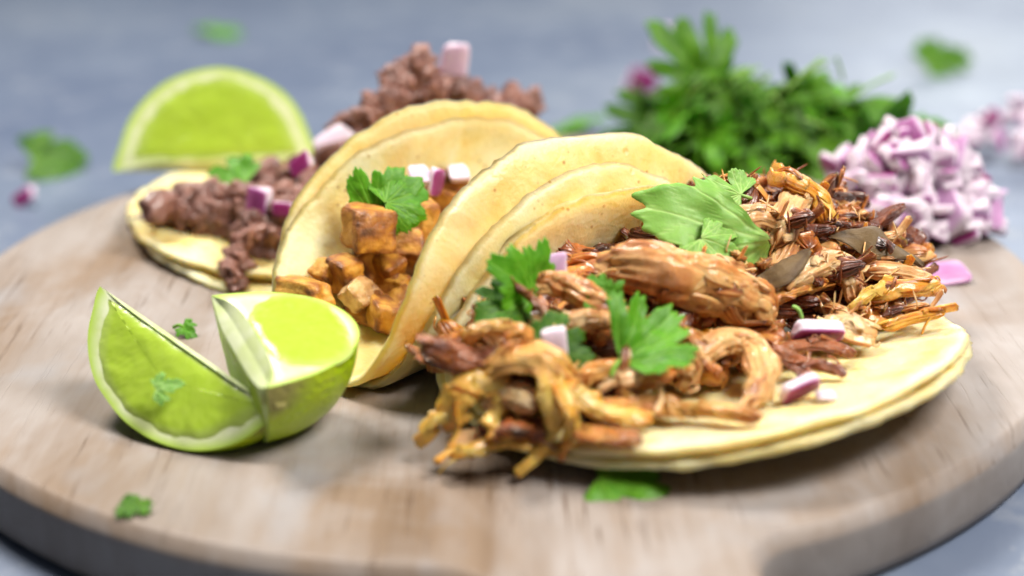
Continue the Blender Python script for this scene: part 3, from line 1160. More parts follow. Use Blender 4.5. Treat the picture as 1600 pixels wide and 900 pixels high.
def on3(px, py, lift=0.0):
    d = ray(px, py)
    t = (6.5 - CAM[2]) / d[2]
    # nothing lies behind the middle of the heap: a sight line that clears it stops above its ridge
    n3 = np.array([N3[0], N3[1], 0])
    tr = np.dot(np.array([q3[0], q3[1], 0]) + 0.7 * n3 - CAM, n3) / np.dot(d, n3)
    e3 = np.array([A3[0], A3[1], 0])
    te = np.dot(np.array([q3[0], q3[1], 0]) + 6.3 * e3 - CAM, e3) / np.dot(d, e3)
    for k in range(900):
        p = CAM + d * t
        if p[2] <= heap3(p[0], p[1]) + lift or t >= tr or t >= te:
            return p
        t += 0.03
    return p


def path3(pts):
    return [on3(*q) if len(q) == 3 else on3(q[0], q[1], 0.1) for q in pts]


# the body of the heap: shreds and scraps that nothing tells apart
protos = []
for i in range(14):
    L = 1.0 + 1.4 * rng.random()
    w = 0.16 + 0.16 * rng.random()
    b = rng.normal(size=3) * 0.25
    V, F, br = pulled([(-L / 2, 0, 0), (b[0] * 0.5, b[1], abs(b[2])), (L / 2, 0, 0)], w, w * (0.4 + 0.25 * rng.random()), 300 + i, 3, brown=0.45 + 0.3 * rng.random())  # extra brown: shade in the gaps of the heap put into the shreds' colour
    m = [PORK, PORK_O, PORK_D, PORK_P, PORK, PORK, FAT, PORK_D][i % 8]
    protos.append(mesh_data('pork_shred', V, F, m, A4(br)))
cnt = 0
while cnt < 245:
    u = rng.uniform(-6.6, 5.8) if cnt % 4 else rng.uniform(2.0, 5.6)
    s = rng.uniform(-0.6, 4.2) if u < 2 else rng.uniform(0.2, 4.3)
    p = np.array(q3[:2]) + A3 * u + N3 * s
    h = heap3(p[0], p[1])
    if h - floor3(u, s) + 0.3 < (0.95 if u < 2 else 0.72) or u < -5.7:
        continue
    z = h - 0.16 - 0.35 * rng.random() ** 1.5
    R0 = frame(np.array([rng.normal(), rng.normal(), rng.normal() * 0.14]), np.array([0, -0.2, 1]))
    R0 = np.stack([R0[:, 1], R0[:, 0], -R0[:, 2]], 1)
    o = place(protos[cnt % 14], 'pork_shred', (p[0], p[1], max(z, 0.55)), R0, 1.0 + 0.5 * rng.random())
    wh = ('near end' if u < -2.5 else 'middle' if u < 2 else 'far end') + (' against the tortilla wall' if s < 1.2 else ' towards the bare tortilla')
    tag(o, 'small shred of pulled pork among larger pieces, %s' % wh, 'meat', 'small shreds of pulled pork, %s' % wh)
    cnt += 1

HERO = [
    # name, label, path pixels (with lift), w, h, material, kwargs
    ('pork_chunk', 'largest tan chunk of pulled pork, just under the big pale cilantro leaf', [(948, 420, .25), (1010, 425, .35), (1080, 445, .4), (1150, 465, .35), (1205, 492, .2)], .60, .72, PORK, dict(brown=.20, lump=.28, n=70, na=64, fib=.26, nfr=12)),
    ('pork_chunk', 'ridged upper edge of pork running along the top of the largest chunk', [(960, 395, .45), (1010, 410, .6), (1080, 412, .6), (1165, 420, .4)], .26, .22, PORK_P, dict(brown=.3, nfr=9, fib=.35)),
    ('pork_chunk', 'brown rounded pork strip beside the onion dice against the tortilla wall', [(832, 438, .2), (880, 446, .4), (925, 468, .35), (968, 486, .2)], .30, .34, PORK, dict(brown=.5, fib=.24, nfr=4)),
    ('pork_strip', 'thin reddish pork strip lying diagonally over the upper left cilantro leaf', [(797, 441, .75), (822, 458, .8), (845, 480, .7), (862, 512, .5)], .10, .10, PORK_D, dict(brown=.2, fib=.15, nfr=3)),
    ('pork_chunk', 'pinkish pork chunk bent into a hook at the right of the front edge', [(1088, 565, .3), (1128, 536, .5), (1176, 545, .5), (1192, 590, .4), (1170, 632, .2)], .34, .28, PORK, dict(brown=.3, n=60, na=40, lump=.3, nfr=8)),
    ('pork_chunk', 'pale flat pork piece standing at the top of the heap', [(1212, 385, .1), (1228, 340, .35), (1256, 296, .45)], .42, .30, PORK_P, dict(brown=.28, fib=.14, n=44, na=40, nfr=4)),
    ('pork_fat', 'golden flap of fat folded over the top right of the heap', [(1212, 275, .5), (1245, 285, .75), (1278, 310, .6), (1292, 355, .3)], .34, .20, FAT, dict(brown=.38, lump=.35, wave=.5, nfr=4)),
    ('pork_fat', 'upright golden tip of fat, highest point of the pork heap', [(1212, 258, .45), (1222, 272, .5), (1236, 290, .4)], .16, .10, FAT, dict(brown=.4, nfr=2)),
    ('pork_chunk', 'tan pork slab between the pale leaf and the golden flap', [(1135, 350, .25), (1180, 338, .4), (1222, 352, .3)], .42, .34, PORK_P, dict(brown=.42, nfr=5)),
    ('pork_chunk', 'orange crisp pork tips at the far edge beside the small back leaf', [(1122, 290, .2), (1150, 284, .45), (1180, 300, .25)], .22, .26, PORK_O, dict(brown=.4, torn=.9, nfr=5)),
    ('pork_chunk', 'stringy pale shreds at the right centre of the heap', [(1215, 455, .2), (1265, 425, .5), (1310, 415, .4), (1345, 445, .2)], .30, .32, PORK_P, dict(brown=.26, fib=.4, nfr=12)),
    ('pork_chunk', 'grey pink pork lump below the dark skin at the right', [(1310, 420, .3), (1330, 445, .4), (1340, 475, .2)], .24, .26, PORK_P, dict(brown=.5, nfr=4)),
    ('pork_chunk', 'tan pork piece at the far right of the heap beneath the dark skin', [(1352, 424, .2), (1395, 424, .35), (1445, 436, .15)], .28, .24, PORK_P, dict(brown=.3, nfr=3, fib=.15)),
    ('pork_skin', 'wide dark olive strip of skin at the far right of the heap', [(1300, 372, .4), (1345, 375, .6), (1400, 392, .55), (1440, 412, .3)], .42, .09, CHARD, dict(brown=.3, fib=.08, lump=.2, wave=.35, nfr=0, blunt=.6)),
    ('pork_skin', 'dark pointed scrap of skin in the middle right of the heap', [(1182, 442, .35), (1222, 428, .65), (1262, 392, .8)], .30, .06, CHARD, dict(brown=.3, fib=.06, lump=.15, twist=.9, nfr=0, blunt=.7)),
    ('pork_fat', 'ragged golden fat at the right end of the heap', [(1355, 470, .15), (1395, 455, .4), (1440, 450, .4), (1468, 445, .3)], .26, .20, FAT, dict(brown=.4, fib=.35, torn=1.0, nfr=8)),
    ('pork_fat', 'golden fat tongue pointing over the right tortilla edge', [(1380, 512, .1), (1425, 498, .25), (1475, 488, .35)], .19, .14, FAT, dict(brown=.5, fib=.2, nfr=3)),
    ('pork_fat', 'pale golden fat strand above the pink pork slab', [(1330, 480, .3), (1352, 462, .5), (1385, 447, .45)], .10, .10, FAT, dict(brown=.1, nfr=2)),
    ('pork_chunk', 'flat pinkish pork slab right of the largest onion dice', [(1290, 500, .2), (1330, 510, .35), (1366, 520, .2)], .46, .22, PORK_P, dict(brown=.34, fib=.1, lump=.2, torn=.3, nfr=2, n=44, na=40)),
    ('pork_strip', 'red brown pork strip under the largest onion dice', [(1222, 545, .25), (1270, 538, .4), (1310, 545, .35), (1335, 556, .2)], .16, .14, PORK_D, dict(brown=.15, nfr=3)),
    ('pork_strip', 'red brown pork strip pointing onto the bare tortilla', [(1200, 540, .3), (1240, 560, .35), (1280, 570, .3), (1322, 582, .15)], .14, .13, PORK_D, dict(brown=.2, nfr=4)),
    ('pork_strip', 'short red brown pork strip above the lower onion dice', [(1205, 552, .2), (1235, 570, .25), (1262, 590, .15)], .09, .09, PORK_D, dict(brown=.25, nfr=2)),
    ('pork_chunk', 'dark glossy crisp pork chunk at the left end of the heap', [(662, 540, .35), (700, 552, .5), (745, 566, .5), (790, 560, .3)], .36, .36, PORK_D, dict(brown=.45, lump=.5, fib=.25, n=50, na=48, nfr=6)),
    ('pork_fat', 'curled golden pork scrap on the dark chunk at the left end', [(730, 545, .75), (742, 520, .9), (778, 512, .9), (822, 518, .7)], .20, .17, PORK_O, dict(brown=.1, n=50, na=28, lump=.3, nfr=4)),
    ('pork_chunk', 'grey herb flecked pork scrap between the two lower cilantro leaves', [(872, 512, .2), (910, 500, .4), (965, 500, .3)], .26, .24, PORK_P, dict(brown=.55, fib=.4, nfr=12)),
    ('pork_chunk', 'brown pork piece below the thin reddish strip', [(838, 500, .3), (865, 515, .45), (890, 545, .3)], .22, .22, PORK, dict(brown=.5, nfr=6)),
    ('pork_chunk', 'smooth orange pork fold at the front left of the heap', [(765, 590, .35), (792, 562, .75), (840, 560, .85), (885, 585, .7)], .44, .24, PORK_O, dict(brown=.08, fib=.08, lump=.25, n=44, na=36, nfr=2, ns=14)),
    ('pork_fat', 'long golden strip running from the orange fold to the tortilla edge', [(875, 585, .75), (912, 625, .6), (960, 648, .4), (1018, 655, .25)], .26, .12, FAT, dict(brown=.22, fib=.2, lump=.35, wave=.7, n=50, nfr=3, ns=34)),
    ('pork_fat', 'small golden curl at the far left tip, hanging over the board', [(662, 684, .3), (672, 662, .55), (694, 652, .6), (722, 648, .5)], .16, .09, FAT, dict(brown=.05, fib=.15, lump=.3, nfr=1, ns=12, wave=.5)),
    ('pork_fat', 'broad golden arch at the front left of the heap', [(696, 672, .3), (712, 628, .85), (745, 598, 1.0), (795, 594, .8)], .40, .10, FAT, dict(brown=.22, fib=.25, lump=.4, n=50, nfr=4, ns=40, wave=.6, core=.8)),
    ('pork_fat', 'golden strand dropping in the middle of the front left tangle', [(785, 605, .9), (778, 640, .75), (764, 672, .5)], .10, .05, FAT, dict(brown=.15, fib=.2, nfr=2, ns=12, twist=1.2)),
    ('pork_fat', 'pale thin strand at the centre of the front left tangle', [(806, 612, .85), (808, 645, .6), (812, 676, .35)], .05, .05, FAT, dict(brown=.0, nfr=0)),
    ('pork_fat', 'long golden strand falling from the orange fold to the board', [(848, 580, .9), (860, 625, .8), (864, 668, .55), (842, 705, .25), (826, 724, .1)], .19, .09, FAT, dict(brown=.15, fib=.25, lump=.4, n=50, nfr=4, ns=30, twist=1.5)),
    ('pork_fat', 'rightmost hanging golden strand of the front left tangle', [(866, 590, .85), (892, 640, .6), (890, 690, .25), (858, 708, .15)], .17, .08, FAT, dict(brown=.2, fib=.25, lump=.4, nfr=3, n=44, ns=24, twist=-1.4)),
    ('pork_fat', 'golden strip lying on the board under the front left tangle', [(704, 712, .2), (745, 700, .3), (790, 690, .35), (838, 700, .25)], .20, .08, FAT, dict(brown=.35, fib=.2, lump=.4, nfr=4, ns=24, wave=.6)),
    ('pork_fat', 'pale flat scrap lying on the board at the front left', [(700, 690, .15), (730, 684, .2), (760, 680, .2)], .20, .07, PORK_P, dict(brown=.05, nfr=0)),
    ('pork_chunk', 'fluffy tan pork inside the front left tangle', [(765, 640, .25), (800, 618, .45), (838, 632, .3)], .32, .34, PORK_P, dict(brown=.3, fib=.4, nfr=14)),
    ('pork_chunk', 'brown pork at the bottom of the front left tangle', [(740, 690, .0), (800, 668, .1), (860, 680, .0)], .35, .25, PORK_D, dict(brown=.3, nfr=6)),
    ('pork_chunk', 'orange brown pork strip under the bright cilantro leaf', [(895, 590, .15), (950, 582, .35), (1010, 590, .3), (1060, 575, .2)], .28, .26, PORK_O, dict(brown=.45, fib=.25, nfr=7)),
    ('pork_chunk', 'small pinkish triangle of pork below the bright cilantro leaf', [(960, 598, .4), (985, 590, .5), (1005, 578, .4)], .22, .20, PORK_P, dict(brown=.4, fib=.12, nfr=1)),
    ('pork_strip', 'orange pork strip along the front tortilla rim', [(1020, 640, .1), (1080, 640, .2), (1140, 645, .25), (1188, 655, .15)], .19, .17, PORK_O, dict(brown=.3, nfr=4)),
    ('pork_strip', 'deep orange strip lying on the tortilla at the front', [(925, 640, .1), (985, 632, .2), (1060, 628, .2)], .22, .16, PORK_O, dict(brown=.5, nfr=4)),
    ('pork_strip', 'dark orange shreds lying low at the front by the lowest leaf', [(890, 672, .1), (935, 680, .15), (1000, 690, .1)], .22, .12, PORK_O, dict(brown=.55, nfr=6)),
    ('pork_strip', 'thin pale strand hanging at the front of the heap below the bright leaf', [(1030, 600, .55), (1033, 622, .45), (1024, 648, .3)], .055, .055, PORK_P, dict(brown=.1, nfr=0)),
    ('pork_chunk', 'brown pork lump right of the bright cilantro leaf', [(1062, 520, .25), (1090, 548, .35), (1100, 580, .25)], .26, .28, PORK, dict(brown=.42, nfr=6)),
    ('pork_chunk', 'reddish pork strip in the shade below the dark pointed skin', [(1200, 470, .15), (1240, 455, .3), (1290, 438, .25)], .20, .16, PORK_O, dict(brown=.6, nfr=5)),
]
for i, (nm, lab, pts, w, h, m, kw) in enumerate(HERO):
    kw = dict(kw)
    nf = kw.pop('nfr', 5)
    kw.setdefault('n', 40)
    kw.setdefault('na', 36)
    meat(nm, lab, path3(pts), w, h, m, 905 + i * 3, nf, **kw)

# ------------------------------------------------------------------ cubes in the middle taco
CUBES = [
    ('largest golden cube in the middle taco, right under the folded cilantro leaf', 576, 356, 1.45, (1.5, 1.25, 1.15), CHICK, .55),
    ('flat golden block at the left mouth of the middle taco, above the lime', 474, 455, .5, (1.45, .8, .6), CHICK, .5),
    ('yellow golden cube between the flat block and the largest cube', 541, 430, .7, (.95, .85, 1.0), CHICK, .5),
    ('small pale cube at the front mouth of the middle taco', 562, 459, .9, (.8, .6, .75), CHICK_P, .45),
    ('dark seared cube behind the small pale one in the middle taco', 606, 420, .6, (1.0, .8, .9), CHICK, .4),
    ('crusty brown cube nearest the front in the middle taco', 598, 490, .7, (1.25, .9, .8), CHICK, .5),
    ('small golden cube wedged against the right wall of the middle taco', 626, 452, .8, (.7, .6, .7), CHICK, .4),
    ('tall golden brown cube against the right wall below the onion', 664, 345, 1.2, (.9, .8, 1.2), CHICK, .5),
    ('orange cube behind the dark seared one in the middle taco', 640, 382, .9, (.9, .8, .9), CHICK, .3),
    ('small golden cube by the edge of the left wall in the middle taco', 510, 425, .4, (.7, .7, .6), CHICK, .3),
]
for i, (lab, px, py, lift, d, m, br) in enumerate(CUBES):
    hh = hit(2, px, py)
    dirc = -ray(px, py)
    p = hh[0] + dirc * lift
    V, F, b = cube_piece(np.array(d) * .94, 40 + i * 5)
    me = mesh_data('meat_cube', V, F, m, A4(b))
    r_ = np.random.default_rng(60 + i)
    R0 = frame(np.array([-0.68 + r_.normal() * .35, -0.5 + r_.normal() * .35, r_.normal() * .25]), np.array([r_.normal() * .3, -.2, 1]))
    tag(place(me, 'meat_cube', p, R0), lab, 'meat cube')
cm = []
for i in range(4):
    V, F, b = cube_piece((1.0, .95, .9), 90 + i * 3)
    cm.append(mesh_data('meat_cube', V, F, CHICK, A4(np.clip(b + .15, 0, 1))))
for i, (px, py, lf) in enumerate([(590, 405, -.1), (575, 490, .0), (612, 470, .0), (640, 420, .0), (690, 320, .1), (700, 300, .2), (580, 440, -.1)]):
    hh = hit(2, px, py)
    p = hh[0] - ray(px, py) * lf + np.array([0, 0, .15])
    o = place(cm[i % 4], 'meat_cube', p, randrot())
    tag(o, 'seasoned cube packed underneath the top layer in the middle taco', 'meat cube', 'lower layer of cubes in the middle taco')

q2 = TV[2][:12]
for i, (u, s_, lf) in enumerate([(-2.2, .3, .5), (-1.2, -.8, .6), (-.4, .6, .5), (.6, -.5, .7), (1.4, .5, .5), (2.3, -.4, .6), (3.1, .4, .5), (-3.0, -.6, .5), (.2, .1, 1.3), (1.8, 0, 1.3), (-1.6, .1, 1.3)]):
    p = tmap(np.array([u]), np.array([s_]), q2)[0] + np.array([0, 0, lf])
    o = place(cm[i % 4], 'meat_cube', p, randrot())
    tag(o, 'seasoned cube packed underneath the top layer in the middle taco', 'meat cube', 'lower layer of cubes in the middle taco')

# ------------------------------------------------------------------ minced meat in the far taco
BC = [(-9.2, 3.4, .9, 1.0), (-8.2, 3.9, 1.1, 1.1), (-7.0, 3.9, 1.3, 1.1), (-6.2, 2.8, 1.2, .9), (-6.3, 1.6, .9, .6), (-5.9, 3.8, 1.5, 1.2), (-5.0, 4.6, 1.9, 1.3),
      (-4.2, 5.0, 2.3, 1.3), (-3.4, 5.6, 2.7, 1.3), (-2.4, 6.2, 3.0, 1.3), (-1.4, 6.6, 3.2, 1.2), (-.5, 7.0, 3.1, 1.1), (.3, 7.1, 2.8, .8), (-7.6, 3.1, .9, .8)]
bm_ = []
for i in range(12):
    L = .9 + .7 * rng.random()
    bz = rng.normal(size=2) * .2
    V, F, b = sweep([(-L / 2, 0, 0), (0, bz[0], bz[1]), (L / 2, 0, 0)], .26 + .12 * rng.random(), .2 + .1 * rng.random(), 120 + i, n=30, na=26, fib=.18, fibn=1.5, lump=.45, torn=.7, brown=.36, ends=.12, taper=.4, twist=rng.normal() * .8)
    bm_.append(mesh_data('mince_crumble', V, F, BEEF, A4(b)))
bc = 0
for (x, y, z, sp) in BC:
    for k in range(9):
        d = rng.normal(size=3) * np.array([sp * .45, sp * .45, .28])
        p = np.array([x, y, z - .25]) + d
        p[2] = min(max(p[2], .75), z + .15)
        o = place(bm_[bc % 12], 'mince_crumble', p, randrot(), .75 + .5 * rng.random())
        wh = 'at the open left side' if x < -6.5 else 'beside the middle taco wall' if x < -3 else 'on the ridge above the middle taco'
        tag(o, 'crumble of browned mince %s' % wh, 'meat', 'crumbles of mince %s' % wh)
        bc += 1
for lab, P, w, h, sd in [
    ('tallest pointed lump of mince, rising above the middle taco', [at_y(600, 165, 6.0), at_y(630, 135, 6.2), at_y(642, 106, 6.3)], .66, .6, 11),
    ('broad brown lump of mince right of the tallest point', [at_y(655, 145, 6.0), at_y(690, 132, 6.2), at_y(735, 138, 6.3)], .5, .45, 12),
    ('lump of mince at the left end of the ridge above the middle taco', [at_y(548, 182, 4.6), at_y(590, 168, 5.0), at_y(630, 152, 5.4)], .42, .4, 13),
    ('rightmost lump of mince above the middle taco', [at_y(775, 160, 7.0), at_y(812, 158, 7.0), at_y(842, 164, 7.0)], .4, .38, 14),
    ('drooping tongue of mince hanging over the near rim of the far taco', [at_y(390, 360, 1.2), at_y(372, 400, .2), at_y(366, 440, -.5)], .42, .36, 15),
    ('long lump of mince pointing left on the far taco', [at_y(238, 322, 3.4), at_y(275, 328, 3.0), at_y(330, 330, 2.8)], .42, .4, 16),
    ('rounded lump of mince under the green leaf of the far taco', [at_y(320, 318, 3.2), at_y(352, 306, 3.2), at_y(385, 315, 3.0)], .55, .5, 17),
    ('lump of mince between purple onion and the middle taco', [at_y(425, 360, 1.4), at_y(440, 330, 1.8), at_y(470, 300, 2.4)], .5, .45, 18),
]:
    C = catmull(P, 12)
    parts = []
    rr_ = np.random.default_rng(sd)
    for q in range(16):
        c = C[rr_.integers(0, 12)] + rr_.normal(size=3) * np.array([w, w, h]) * .22
        v_, f_, b_ = blob(w * rr_.uniform(.5, .9), w * rr_.uniform(.45, .7), h * rr_.uniform(.45, .7), sd * 31 + q, 36, 26, .5, 1.7)
        parts.append((v_ @ randrot().T + c, f_, b_ + rr_.normal() * .1))
    V, F, b = join(parts)
    tag(mk('mince_lump', V, F, BEEF, attrs=A4(b)), lab, 'meat')

# ------------------------------------------------------------------ onion dice
rng = np.random.default_rng(5)
om = []
for i in range(9):
    V, F, sk = onion_piece(.55 + .35 * rng.random(), .5 + .3 * rng.random(), .2 + .14 * rng.random(), 200 + i, 1.1 + rng.random(), white=(.6, .8, .9, .4, 1.2, .7, 1.0, .6, 1.1)[i])
    om.append(mesh_data('onion_dice', V, F, ONION, {'skin': sk}))


def onion(label, pos, up, ydir, lx, ly, th, seed, curv=1.4, skin=1.0, group=None):
    V, F, sk = onion_piece(lx, ly, th, seed, curv, n=10, white=skin)
    me = mesh_data('onion_dice', V, F, ONION, {'skin': sk})
    return tag(place(me, 'onion_dice', pos, frame(ydir, up)), label, 'onion', group)


onion('largest onion dice on the pork, white above with a purple lower edge', on3(1280, 517, .55), (.1, -.80, -.55), (1, .1, -.08), .46, 1.1, .32, 1, 2.4, 1.0)
onion('white onion dice with a purple lower edge lying on the bare tortilla', on3(1250, 606, .25), (-.2, -.7, -.6), (1, .25, .35), .62, 1.0, .30, 2, 2.4, 1.0)
onion('small clear onion bit beside the dice on the bare tortilla', on3(1290, 618, .08), (.1, -.2, 1), (1, 0, 0), .3, .45, .15, 3, 1.4, .1)
onion('pale violet onion dice standing against the tortilla wall at the left', on3(862, 418, .65), (.1, -.9, .3), (.95, .1, .2), .5, .6, .2, 4, 1.0, .3)
onion('narrow white onion dice standing between the orange fold and the dark leaf', on3(868, 536, .6), (.1, -.9, .2), (.9, .1, .15), .6, .42, .22, 5, 1.2, .1)
h_ = hit(2, 682, 285)
onion('purple edged onion dice in the middle taco behind the folded leaf', h_[0] - ray(682, 285) * 1.1, (.9, -.4, .1), (.2, .3, .9), .6, .7, .24, 6, 1.2, 1.0)
onion('white onion dice deepest in the middle taco', hit(2, 716, 270)[0] - ray(716, 270) * .9, (.3, -.3, 1), (.9, .3, 0), .6, .65, .25, 7, 1.2, .05)
onion('pale onion dice behind the green leaf in the middle taco', hit(2, 655, 272)[0] - ray(655, 272) * .8, (.3, -.5, 1), (.9, .3, 0), .65, .6, .22, 8, 1.2, .2)
onion('pale upright onion dice on the highest mince', at_y(712, 98, 6.3), (-.1, -1, .1), (.15, 0, 1), .7, 1.05, .35, 9, 1.6, .25)
onion('deep purple onion dice on the mince nearest the middle taco', at_y(470, 256, 2.9), (.2, -.6, .7), (.7, 0, .5), .55, .6, .3, 10, 1.4, 1.0)
onion('dark red onion dice low on the mince at the mouth of the far taco', at_y(441, 326, 1.2), (.1, -.9, .3), (.95, 0, -.1), .4, .65, .3, 12, 1.6, 1.3)
onion('pale onion dice with purple side in the middle of the far taco', at_y(404, 318, 1.8), (-.6, -.6, .5), (.1, .2, .95), .75, .95, .32, 13, 1.4, .8)
onion('broad pale violet onion slice leaning behind the middle taco rim', at_y(520, 220, 4.6), (-.3, -.8, .5), (.8, .2, .5), .8, 1.0, .26, 14, 1.5, .12)
onion('single onion dice lying on the board right of the pork', at_z(1478, 428, .18), (.1, -.35, 1), (.95, .2, .05), .8, 1.0, .35, 15, 1.4, .5)


def heap_pts(n, c, rx, ry, h, zb, pw=1.4):
    out = []
    while len(out) < n:
        x, y = rng.uniform(-1, 1, 2)
        r = math.hypot(x, y)
        if r > 1:
            continue
        top = h * (1 - r ** pw)
        out.append(np.array([c[0] + x * rx, c[1] + y * ry, zb + top * math.sqrt(rng.random())]))
    return out


for i, p in enumerate(heap_pts(230, (12.1, 3.9), 2.45, 2.0, 2.6, .3, 2.4)):
    o = place(om[i % 9], 'onion_dice', p, randrot(), 1.0 + .35 * rng.random())
    wh = 'at the top' if p[2] > 1.6 else ('low at the left' if p[0] < 11.4 else 'low at the right' if p[0] > 13.2 else 'low in the middle')
    tag(o, 'diced red onion %s of the heap on the board' % wh, 'onion', 'onion dice %s of the heap on the board' % wh)
for i, (px, py) in enumerate([(1305, 345), (1296, 320), (1310, 290), (1300, 262), (1322, 248), (1300, 300)]):
    p = at_y(px, py, 5.4)
    o = place(om[(i + 3) % 9], 'onion_dice', p, randrot(), 1.25)
    tag(o, 'diced red onion between the pork and the cilantro, left fringe of the heap', 'onion', 'onion dice at the left fringe of the heap')
for i, p in enumerate(heap_pts(26, (19.6, 16.2), 2.6, 2.2, 1.9, Zt + .25, 2)):
    o = place(om[i % 9], 'onion_dice', p, randrot(), 1.15)
    tag(o, 'diced red onion in the blurred pile on the table at the far right', 'onion', 'onion dice on the table at the far right')
for lab, px, py, sc in [('pink onion dice on the table below the leaf at the far left', 38, 308, 1.1),
                        ('white onion dice on the table behind the cilantro heap', 1002, 132, 2.0),
                        ('pale pink onion dice furthest back on the table', 1040, 62, 1.8)]:
    tag(place(om[4 if sc > 1.5 else 2], 'onion_dice', at_z(px, py, Zt + .3), randrot(), sc), lab, 'onion')

# ------------------------------------------------------------------ cilantro
nup = np.array([0, -.45, .9])
hero_leaf('largest pale cilantro leaf, draped over the top of the pork', on3(1204, 378, .85), on3(1008, 312, 1.2), (.0, -.8, .6), 2.75, 5, LEAF_L, bend=.25, fold=-.25, lat=.45, stem=0, wav=.17, span=(-106, 34), fuse=0.70)
hero_leaf('small cilantro lobe at the lower edge of the largest leaf', on3(1095, 372, .55), on3(1150, 408, .75), (0, -.5, .85), 1.15, 25, LEAF_L, bend=.5, fold=.1, lat=.4, stem=0)
hero_leaf('bright green cilantro leaf in the middle of the front of the pork', on3(972, 560, .75), on3(1058, 492, .75), (-.1, -.75, .65), 1.6, 8, LEAF, bend=-.3, fold=.55, lat=.1, stem=.6, wav=.12, span=(-70, 100))
hero_leaf('toothed cilantro leaf standing at the left against the tortilla wall', on3(832, 458, .55), on3(772, 402, 1.0), (.2, -.8, .55), 1.35, 12, LEAF, bend=.3, fold=.15, lat=.2, stem=.4)
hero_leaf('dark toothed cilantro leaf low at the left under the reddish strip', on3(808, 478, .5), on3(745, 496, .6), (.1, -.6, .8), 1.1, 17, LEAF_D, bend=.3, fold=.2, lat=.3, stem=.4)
hero_leaf('small green leaflet between the brown strip and the largest chunk', on3(948, 466, .6), on3(926, 434, .75), (0, -.8, .6), .62, 21, LEAF, bend=.2, fold=.2, lat=.1, stem=.3)
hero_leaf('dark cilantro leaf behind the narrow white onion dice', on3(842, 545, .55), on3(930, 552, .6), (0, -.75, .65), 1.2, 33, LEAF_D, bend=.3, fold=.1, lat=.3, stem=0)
hero_leaf('cilantro leaf at the back of the pork by the tortilla corner', on3(1158, 305, .35), on3(1098, 285, .6), (0, -.6, .8), 1.1, 37, LEAF_L, bend=.5, fold=.1, lat=.4, stem=.3)
V, F, b = sweep([on3(1238, 478, .7), on3(1248, 484, .8), on3(1254, 500, .6)], .045, .045, 3, n=16, na=8, fib=.1, lump=.1, torn=.1)
tag(mk('green_sprig', V, F, LEAF_L, attrs={'vein': np.full(len(V), .5)}), 'tiny curled green stem above the largest onion dice', 'herb stem')
h_ = hit(2, 600, 320)
hero_leaf('folded green cilantro leaf on top of the cubes in the middle taco', at_y(586, 335, h_[0][1] - 1.6), at_y(632, 262, h_[0][1] - 1.6), (.15, -.9, .4), 1.5, 41, LEAF, bend=.9, fold=.1, lat=.9, stem=0)
hero_leaf('second green leaf folded beside the onion in the middle taco', at_y(602, 318, h_[0][1] - 1.8), at_y(668, 292, h_[0][1] - 1.5), (.1, -.75, .6), 1.25, 43, LEAF, bend=.9, fold=.1, lat=.9, stem=0)
hero_leaf('green cilantro leaf on the mince before the far lime', at_y(385, 284, 3.4), at_y(300, 276, 3.6), (0, -.6, .8), 1.5, 47, LEAF, bend=.5, fold=.1, lat=.5, stem=0)
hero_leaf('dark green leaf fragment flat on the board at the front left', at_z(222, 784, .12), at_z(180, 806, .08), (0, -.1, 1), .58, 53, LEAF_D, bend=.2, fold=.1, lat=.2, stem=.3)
hero_leaf('green leaf lying on the board below the front tortilla rim', at_z(936, 746, .22), at_z(1070, 766, .12), (.03, -.25, .97), 1.55, 57, LEAF, bend=.25, fold=-.2, lat=.5, stem=0)
hero_leaf('tiny green leaf scrap stuck on the left lobe of the front lime', at_y(243, 608, midL[1] - 1.0), at_y(276, 600, midL[1] - .95), nL * 1.0, .5, 61, LEAF_L, bend=.3, fold=.1, lat=.3, stem=0)
hero_leaf('tiny green leaf scrap on the board behind the front lime', at_z(285, 510, .25), at_z(304, 524, .08), (0, -.5, .8), .42, 63, LEAF, bend=.4, fold=.2, lat=.4, stem=.3)
hero_leaf('dark green leaf on the table at the far left', at_z(50, 252, Zt + .5), at_z(130, 240, Zt + .6), (0, -.6, .8), 2.2, 65, LEAF_D, bend=.5, fold=.3, lat=.5, stem=0)
hero_leaf('pale green sprig of leaf on the table at the far right', at_z(1450, 105, Zt + .3), at_z(1530, 78, Zt + .9), (0, -.6, .8), 2.3, 67, LEAF_D, bend=.4, fold=.3, lat=.5, stem=0)
hero_leaf('green leaf on the table behind the middle taco', at_z(905, 200, Zt + .4), at_z(868, 176, Zt + .4), (0, -.5, .8), 2.0, 69, LEAF, bend=.4, fold=.2, lat=.5, stem=0)
hero_leaf('faint green leaf furthest back above the far lime', at_z(330, 52, Zt + .2), at_z(375, 42, Zt + .2), (0, -.2, 1), 2.0, 71, LEAF, bend=.2, fold=.1, lat=.3, stem=0)
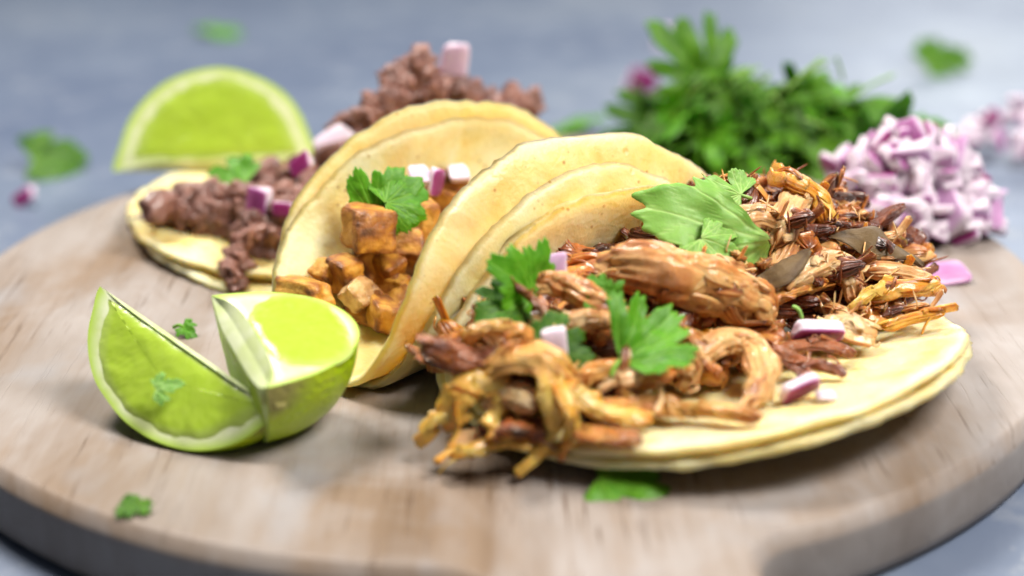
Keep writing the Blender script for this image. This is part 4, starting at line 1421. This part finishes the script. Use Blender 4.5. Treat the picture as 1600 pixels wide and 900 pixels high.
hero_leaf('green leaf between the cilantro heap and the far onion pile', at_y(1400, 222, 10.2), at_y(1470, 200, 10.6), (0, -.6, .8), 2.3, 73, LEAF, bend=.5, fold=.3, lat=.5, stem=0)

rng = np.random.default_rng(8)
lm = []
for i in range(9):
    V, F, ve = leaf_geo(1.6 + 1.0 * rng.random(), 400 + i, .4 + .9 * rng.random(), .35 * rng.random(), .3 + .9 * rng.random(), .12, nphi=110, nr=9, fuse=.2, narrow=.78)
    lm.append(mesh_data('cilantro_leaf', V, F, LEAF_D if i % 4 else LEAF, {'vein': ve}))
spots = heap_pts(72, (7.2, 11.2), 2.3, 2.1, 3.0, .3, 1.1) + heap_pts(40, (10.1, 11.0), 2.0, 1.9, 2.2, .3, 1.2) + heap_pts(7, (12.6, 10.4), 1.4, 1.2, .8, .3, 1.5)
for i, p in enumerate(spots):
    R0 = frame(np.array([rng.normal(), rng.normal() - .2, rng.normal() * .4 + .08]), np.array([rng.normal() * .9, -.5 + rng.normal() * .8, .8]))
    wh = ('at the high left peak' if p[0] < 9 else 'at the lower right peak') if p[2] > 1.7 else ('at the left foot' if p[0] < 6.2 else 'at the right foot' if p[0] > 11 else 'at the middle foot')
    tag(place(lm[i % 9], 'cilantro_leaf', p, R0, .8 + .35 * rng.random()), 'chopped cilantro leaf %s of the green heap' % wh, 'herb leaf', 'cilantro leaves %s of the heap' % wh)

for i in range(14):                                    # cut stalks poking out of the heap
    a0 = rng.uniform(-2.6, 0.4)
    c = np.array([8.3 + rng.normal() * 1.6, 10.6 + rng.normal() * .8, 1.2 + 1.6 * rng.random()])
    dv = norm(np.array([math.cos(a0), math.sin(a0), .5 + .6 * rng.random()]))
    V, F, b = sweep([c, c + dv * .8, c + dv * 1.7 + np.array([0, 0, -.15])], .05, .05, 40 + i, n=14, na=8, fib=.05, lump=.1, torn=.1, blunt=.1)
    tag(mk('herb_sprig', V, F, LEAF_L, attrs={'vein': np.full(len(V), .4)}), 'thin pale green stalk poking out of the cilantro heap', 'herb stem', 'stalks in the cilantro heap')
